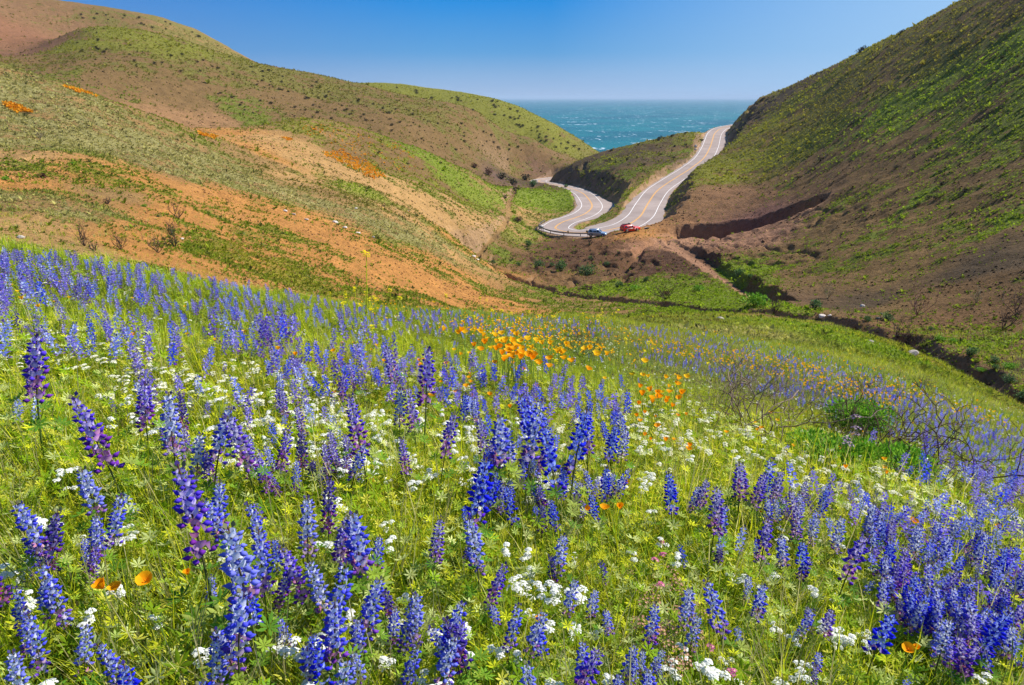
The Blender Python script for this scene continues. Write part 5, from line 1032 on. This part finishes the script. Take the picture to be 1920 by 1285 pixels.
for k, (px, py, wpx, lab) in enumerate([(1560,850,120,'left dark green leafy bush under the burnt twigs'),(1650,870,120,'right dark green leafy bush under the burnt twigs'),(1600,800,90,'upper leafy green bush behind the burnt twigs')]):
    p_, r_, _ = hits([px], [py], [.1]); f = proj(*p_[0])[2]; s = 1.6 * wpx / F * f / 2
    b = leafy_bush(1.0, .8, 3000, .13, [srgb(115, 165, 45), srgb(88, 140, 38), srgb(140, 185, 60)], .16)
    st_ = MB(); [st_.tube([(0, 0, 0), (.3 * math.cos(j), .3 * math.sin(j), .4)], [.02, .01], srgb(80, 90, 40), 4) for j in range(5)]
    o = put('leafy_bush', p_[0], k, s, (0, 0), None, {'foliage': b.mesh('foliage', leaf), 'stems': st_.mesh('stems', leaf)}); tag(o, lab, 'bush', 'leafy bushes in the meadow')
# boulders
rockm = plainmat('rock', None, .9, noise=.3, nscale=5, bump=.6, spec=.2)
for k, a in enumerate([(1542,595,16,'pale angular rock by the creek bush'),(1556,593,8,'smaller pale rock right of the angular rock'),(1632,643,13,'grey rock in the grass above the creek'),(1646,646,8,'small rock touching the grey grass rock'),(1710,665,22,'flat brown rock at the creek edge'),(1522,616,7,'small lone stone on the grassy slope'),(1645,598,9,'stone at the dark creek bank'),(1653,590,8,'stone higher on the dark creek bank'),(1617,575,10,'pale stone set in the dark bank'),(39,447,15,'flat grey rock on orange dirt at far left'),(69,470,14,'dark rock just behind the left lupines'),(341,449,8,'pale stone beside the green tinged shrub'),(535,397,9,'white rock at the top of the stony line'),(550,403,8,'second rock down the stony line'),(575,413,8,'third rock down the stony line'),(629,418,11,'pale rock midway down the stony line'),(646,428,9,'pale rock just below the middle of the stony line'),(671,438,9,'pale rock low on the stony line'),(700,446,7,'last rock of the stony line'),(667,392,7,'lone white stone above the stony line'),(1211,428.5,6,'pale block beside the red car'),(1214,429,7,'black boulder beside the red car'),(888,482,9,'pale rock where the creek bends'),(895,488,7,'second pale rock at the creek bend'),(1350,600,14,'grey rock on the meadow shoulder')]):
    h_ = hit(a[0], a[1], 12); f = proj(*h_)[2]; s = a[2] / F * f / 2.1; c = np.array([.42, .36, .31]) * (1.5 if 'pale' in a[3] or 'white' in a[3] else .12 if 'black' in a[3] else .5 if 'dark' in a[3] else 1)
    tag(link('rock', boulder(s, k + 5, c).mesh('rock', rockm, False)), a[3], 'rock', 'loose rocks').location = tuple(h_)
print('shrubs', len(SH), time.time() - T0)
# ================================================================== CARS, GUARDRAIL, SIGNS
glass = plainmat('car_glass', (.015, .02, .03), .12, 0, .8, noise=0); rubber = plainmat('rubber', (.02, .02, .02), .9); rimm = plainmat('alloy', (.45, .45, .47), .35, .8); chrome = plainmat('chrome_trim', (.6, .6, .62), .25, .9)
lampw = plainmat('lamp_glass', (.75, .78, .8), .15); lampr = plainmat('tail_lamp', (.55, .02, .02), .2); blackp = plainmat('black_plastic', (.03, .03, .03), .6); galv = plainmat('weathered_shaded_galvanised', (.12, .11, .105), .7, .2); postm = plainmat('dark_post', (.10, .075, .055), .8)  # rail metal: dark from burning, with its shaded side put into the colour
def loft(sts, mb, c, cap=True):
    """stations: (x, [(y,z) ring])"""
    nr = len(sts[0][1]); V = [(x, y, z) for x, ring in sts for y, z in ring]; Fc = [[i * nr + j, i * nr + (j + 1) % nr, (i + 1) * nr + (j + 1) % nr, (i + 1) * nr + j] for i in range(len(sts) - 1) for j in range(nr)]
    tri = [[a, b, c_] for a, b, c_, d in Fc] + [[a, c_, d] for a, b, c_, d in Fc]
    if cap:
        n0 = len(V); V += [(sts[0][0], 0, sum(z for _, z in sts[0][1]) / nr), (sts[-1][0], 0, sum(z for _, z in sts[-1][1]) / nr)]
        for j in range(nr): tri += [[n0, (j + 1) % nr, j], [n0 + 1, (len(sts) - 1) * nr + j, (len(sts) - 1) * nr + (j + 1) % nr]]
    mb.add(V, tri, c)
def body_ring(w, z0, zb, zt, wt):
    return [(-w * .9, z0), (w * .9, z0), (w, z0 + .15), (w, zb), (wt, zt), (wt * .7, zt + .03), (-wt * .7, zt + .03), (-wt, zt), (-w, zb), (-w, z0 + .15)]
def car(name, loc, yaw, pitch, paintm, prof, L, label, stripes=None, rack=False):
    root = bpy.data.objects.new(name, None); COL.objects.link(root); root.location = loc; root.rotation_euler = (0, pitch, yaw); tag(root, label, 'car')
    def part(n_, mb, m_, parent=root, smooth=False): return link(n_, mb.mesh(n_, m_, smooth), parent)
    b = MB(); loft([(x, body_ring(w, z0, zb, zt, wt)) for x, w, z0, zb, zt, wt in prof], b, np.ones(3)); bo = part('body', b, paintm); 
    # wheels
    for sx in (-L * .31, L * .30):
        for sy in (-1, 1):
            wv = MB(); wv.tube([(0, -.11, 0), (0, .11, 0)], [.36, .36], np.ones(3) * .02, 20); wo = part('wheel', wv, rubber); wo.location = (sx, sy * .865, .36)
            rv = MB(); rv.tube([(0, sy * .112, 0), (0, sy * .125, 0)], [.22, .20], np.ones(3) * .4, 14)
            for j in range(5): a = j * 1.257; rv.box((-.02, sy * .12 - .004, 0), (.02, sy * .12 + .012, .2), np.ones(3) * .3)
            part('rim', rv, rimm, wo)
            ar = MB(); ar.tube([(sx, sy * .925 - .01, .38), (sx, sy * .925 + .012, .38)], [.43, .43], np.ones(3) * .02, 20); part('wheel_arch', ar, blackp)
    return root, part
SUV = [(-2.28, .80, .42, .75, .80, .72), (-2.22, .88, .38, 1.0, 1.06, .78), (-2.12, .90, .30, 1.06, 1.30, .74), (-1.95, .92, .28, 1.08, 1.62, .66), (-1.2, .93, .26, 1.08, 1.70, .66), (-.2, .93, .26, 1.06, 1.70, .66), (.45, .93, .26, 1.04, 1.60, .64), (1.05, .93, .26, 1.03, 1.12, .72), (1.25, .93, .28, 1.0, 1.05, .74), (1.9, .91, .30, .93, .96, .74), (2.2, .84, .34, .78, .82, .68), (2.3, .70, .42, .6, .66, .6)]
silver = plainmat('silver_blue_paint', (.34, .42, .52), .28, .55, noise=.03, coat=.6); redp = plainmat('red_paint', (.72, .02, .015), .35, 0, noise=.04, coat=.5)
def ground_at(px, py):
    h_ = hit(px, py, 60); return h_
def side_glass(part, x0, x1, n_, w=.93, wt=.66, zb=1.07, zt=1.66, slant0=0., slant1=0., name='side_window'):
    for sy in (-1, 1):
        mb = MB(); xs = np.linspace(x0, x1, n_ + 1)
        def yz(t): return (w - (w - wt) * t) * sy + .008 * sy, zb + (zt - zb) * t
        a0, b0 = yz(.06), yz(.86)
        for k in range(n_):
            l, r_ = xs[k] + .03, xs[k + 1] - .03; lt = l + (slant0 if k == 0 else 0); rt = r_ - (slant1 if k == n_ - 1 else 0)
            g_ = MB(); g_.add([(l, a0[0], a0[1]), (r_, a0[0], a0[1]), (rt, b0[0], b0[1]), (lt, b0[0], b0[1])], [[0, 1, 2, 3]] if sy < 0 else [[3, 2, 1, 0]], np.ones(3)); part(name, g_, glass)
def common(part, L, w, zr, wt, ztop, hoodx, hoodz, roofx, rearx0, rearz0, rearx1, rearz1, lampz):
    g_ = MB(); g_.add([(hoodx, -.72, hoodz), (hoodx, .72, hoodz), (roofx, .58, ztop), (roofx, -.58, ztop)], [[0, 1, 2, 3]], np.ones(3)); part('windscreen', g_, glass)
    g_ = MB(); g_.add([(rearx0, -.68, rearz0), (rearx0, .68, rearz0), (rearx1, .56, rearz1), (rearx1, -.56, rearz1)], [[3, 2, 1, 0]], np.ones(3)); part('rear_window', g_, glass)
    for sy in (-1, 1):
        m_ = MB(); m_.box((L / 2 - .22, sy * .62 - .14, lampz), (L / 2 - .05, sy * .62 + .14, lampz + .15), np.ones(3)); part('headlight', m_, lampw)
        m_ = MB(); m_.box((-L / 2 - .01, sy * .72 - .1, lampz + .1), (-L / 2 + .12, sy * .72 + .1, lampz + .42), np.ones(3)); part('tail_light', m_, lampr)
        m_ = MB(); m_.box((hoodx - .35, sy * .96, 1.05), (hoodx - .22, sy * 1.12, 1.2), np.ones(3)); part('wing_mirror', m_, blackp)
    m_ = MB(); m_.box((L / 2 - .08, -.78, .34), (L / 2 + .06, .78, .52), np.ones(3)); part('front_bumper', m_, blackp)
    m_ = MB(); m_.box((-L / 2 - .08, -.8, .36), (-L / 2 + .06, .8, .56), np.ones(3)); part('rear_bumper', m_, blackp)
    m_ = MB(); m_.box((L / 2 - .03, -.42, .58), (L / 2 + .03, .42, .74), np.ones(3)); part('grille', m_, blackp)
g1 = ground_at(1120, 443.5); root, part = car('parked_car', tuple(g1 + [0, 0, .02]), R(-14), 0, silver, SUV, 4.6, 'silver blue sport utility car parked by the guardrail end')
side_glass(part, -1.98, .78, 3, slant0=.18, slant1=.48); common(part, 4.6, .93, 1.7, .66, 1.63, 1.08, 1.12, .5, -2.13, 1.12, -2.0, 1.58, .66)
for sy in (-1, 1):
    m_ = MB(); m_.tube([(-1.8, sy * .60, 1.77), (.3, sy * .60, 1.76)], [.02, .02], np.ones(3), 5); m_.box((-1.8, sy * .6 - .02, 1.7), (-1.74, sy * .6 + .02, 1.77), np.ones(3)); part('roof_rail', m_, chrome)
RED = [(-2.3, .82, .42, .8, .86, .76), (-2.26, .88, .34, 1.06, 1.12, .78), (-2.16, .90, .30, 1.08, 1.55, .70), (-2.02, .91, .30, 1.08, 1.66, .68), (-1.2, .92, .30, 1.08, 1.70, .68), (-.1, .92, .30, 1.07, 1.70, .68), (.25, .92, .30, 1.06, 1.62, .67), (.75, .92, .30, 1.06, 1.14, .76), (.85, .92, .30, 1.05, 1.10, .80), (1.6, .91, .32, 1.02, 1.06, .80), (2.22, .90, .36, .95, 1.0, .78), (2.34, .84, .42, .7, .8, .72)]
g2 = ground_at(1181, 434.5); root, part = car('parked_car', tuple(g2 + [0, 0, .02]), R(24), R(0), redp, RED, 4.65, 'red station wagon with roof rack and pale door stripes')
side_glass(part, -2.0, .55, 3, slant0=.12, slant1=.38, w=.92, wt=.68); common(part, 4.65, .92, 1.7, .68, 1.60, .78, 1.13, .28, -2.21, 1.13, -2.12, 1.55, .70)
whp = plainmat('white_decal', (.8, .8, .8), .5)
for sy in (-1, 1):
    m_ = MB(); m_.box((-1.3, sy * .925, .82), (.3, sy * .932, .96), np.ones(3)); part('door_stripe', m_, whp)
    m_ = MB(); m_.tube([(.75, sy * .923, .72), (.75, sy * .93, .72)], [.15, .15], np.ones(3), 12); part('door_badge', m_, whp)
    m_ = MB(); m_.tube([(-1.9, sy * .58, 1.82), (-.1, sy * .58, 1.82)], [.025, .025], np.ones(3), 5); part('roof_rack_rail', m_, blackp)
for xx_ in (-1.8, -1.2, -.6, -.15):
    m_ = MB(); m_.box((xx_ - .03, -.6, 1.72), (xx_ + .03, .6, 1.85), np.ones(3)); part('roof_rack_bar', m_, blackp)
m_ = MB(); m_.box((-.35, -.45, 1.86), (-.15, .45, 1.96), np.ones(3)); part('roof_light_bar', m_, blackp)
# guardrail on the outside of the hairpin
px_, py_, _ = proj(ROAD[:, 0], ROAD[:, 1], ROAD[:, 2])
tl_i = int(np.argmin(np.hypot(px_ - 1112, py_ - 436))); te_i = int(np.argmin(np.hypot(px_ - 1050, py_ - 419.5)))
P_ = ROAD[tl_i:te_i + 1]; d = np.gradient(P_[:, :2], axis=0); d /= np.linalg.norm(d, axis=1)[:, None]; nrm = np.stack([d[:, 1], -d[:, 0]], 1); G_ = np.concatenate([P_[:, :2] - nrm * 4.35, P_[:, 2:3]], 1)
root = bpy.data.objects.new('guardrail', None); COL.objects.link(root); root.location = tuple(G_[0]); tag(root, 'weathered steel guardrail curving round the outside of the hairpin', 'guardrail'); o_ = G_[0]
rw = MB(); secs = [(-.02, .48), (.03, .54), (-.02, .62), (-.02, .66), (.03, .72), (-.02, .80), (-.05, .72), (-.05, .54)]
V = np.array([[g_ + np.array([nr[0] * a, nr[1] * a, b]) - o_ for a, b in secs] for g_, nr in zip(G_, nrm)]).reshape(-1, 3); nr_ = len(secs)
rw.add(V, [[i * nr_ + j, i * nr_ + (j + 1) % nr_, (i + 1) * nr_ + (j + 1) % nr_, (i + 1) * nr_ + j] for i in range(len(G_) - 1) for j in range(nr_)], np.ones(3)); link('rail', rw.mesh('rail', galv), root)
pm_ = MB(); pm_.box((-.08, -.08, -.5), (.08, .08, .84), np.ones(3)); pme = pm_.mesh('post', postm)
for k in range(0, len(G_), 3):
    c = link('post', pme, root); c.location = tuple(G_[k] - o_ - np.append(nrm[k] * .16, 0))
# signs
def sign(px, py, hpx, wpx, shape, label, mpanel, yaw, extra=None, postm_=galv, up=.0):
    h_ = hit(px, py, 60); f = proj(*h_)[2]; k = f / F; hh_ = hpx * k; w_ = wpx * k
    root = bpy.data.objects.new('road_sign', None); COL.objects.link(root); root.location = tuple(h_); root.rotation_euler = (0, 0, yaw); tag(root, label, 'road sign')
    pm2 = MB(); pm2.box((-.04, -.04, -.3), (.04, .04, hh_), np.ones(3)); link('post', pm2.mesh('post', postm_), root)
    V = [(0, 0, -.5), (.5, 0, 0), (0, 0, .5), (-.5, 0, 0)] if shape == 'd' else [(-.5, 0, -.35), (.5, 0, -.35), (.5, 0, .35), (-.5, 0, .35)]
    pn = MB(); A_2 = np.array(V) * w_ + [0, -.06, hh_]; B_2 = A_2 + [0, .015, 0]; pn.add(np.concatenate([A_2, B_2]), [[0, 1, 2, 3], [7, 6, 5, 4], [1, 0, 4, 5], [2, 1, 5, 6], [3, 2, 6, 7], [0, 3, 7, 4]], np.ones(3)); link('panel', pn.mesh('panel', mpanel), root)
    if extra: e = MB(); e.box((-w_ * .35, -.075, hh_ - w_ * 1.15), (w_ * .35, -.06, hh_ - w_ * .65), np.ones(3)); link('plate', e.mesh('plate', mpanel), root)
greyp = plainmat('grey_sign_back', (.25, .26, .28), .5, .3); pale = plainmat('pale_sign_back', (.5, .47, .45), .5); tan = plainmat('tan_sign', (.45, .33, .15), .6); olive = plainmat('olive_sign', (.16, .14, .08), .6)
sign(1303, 290, 15, 6.5, 'd', 'pale diamond warning sign with a small plate beside the upper road', pale, R(-8), True)
sign(1015, 438, 12, 8.5, 'r', 'grey rectangular sign on a post at the outer hairpin', greyp, R(20))
sign(1065, 441, 7, 4.2, 'd', 'small dark diamond sign behind the guardrail', olive, R(5), None, postm)
sign(1101, 445, 11, 5.5, 'r', 'tan panel on a post behind the silver car', tan, R(0), None, galv)
print('all', time.time() - T0)
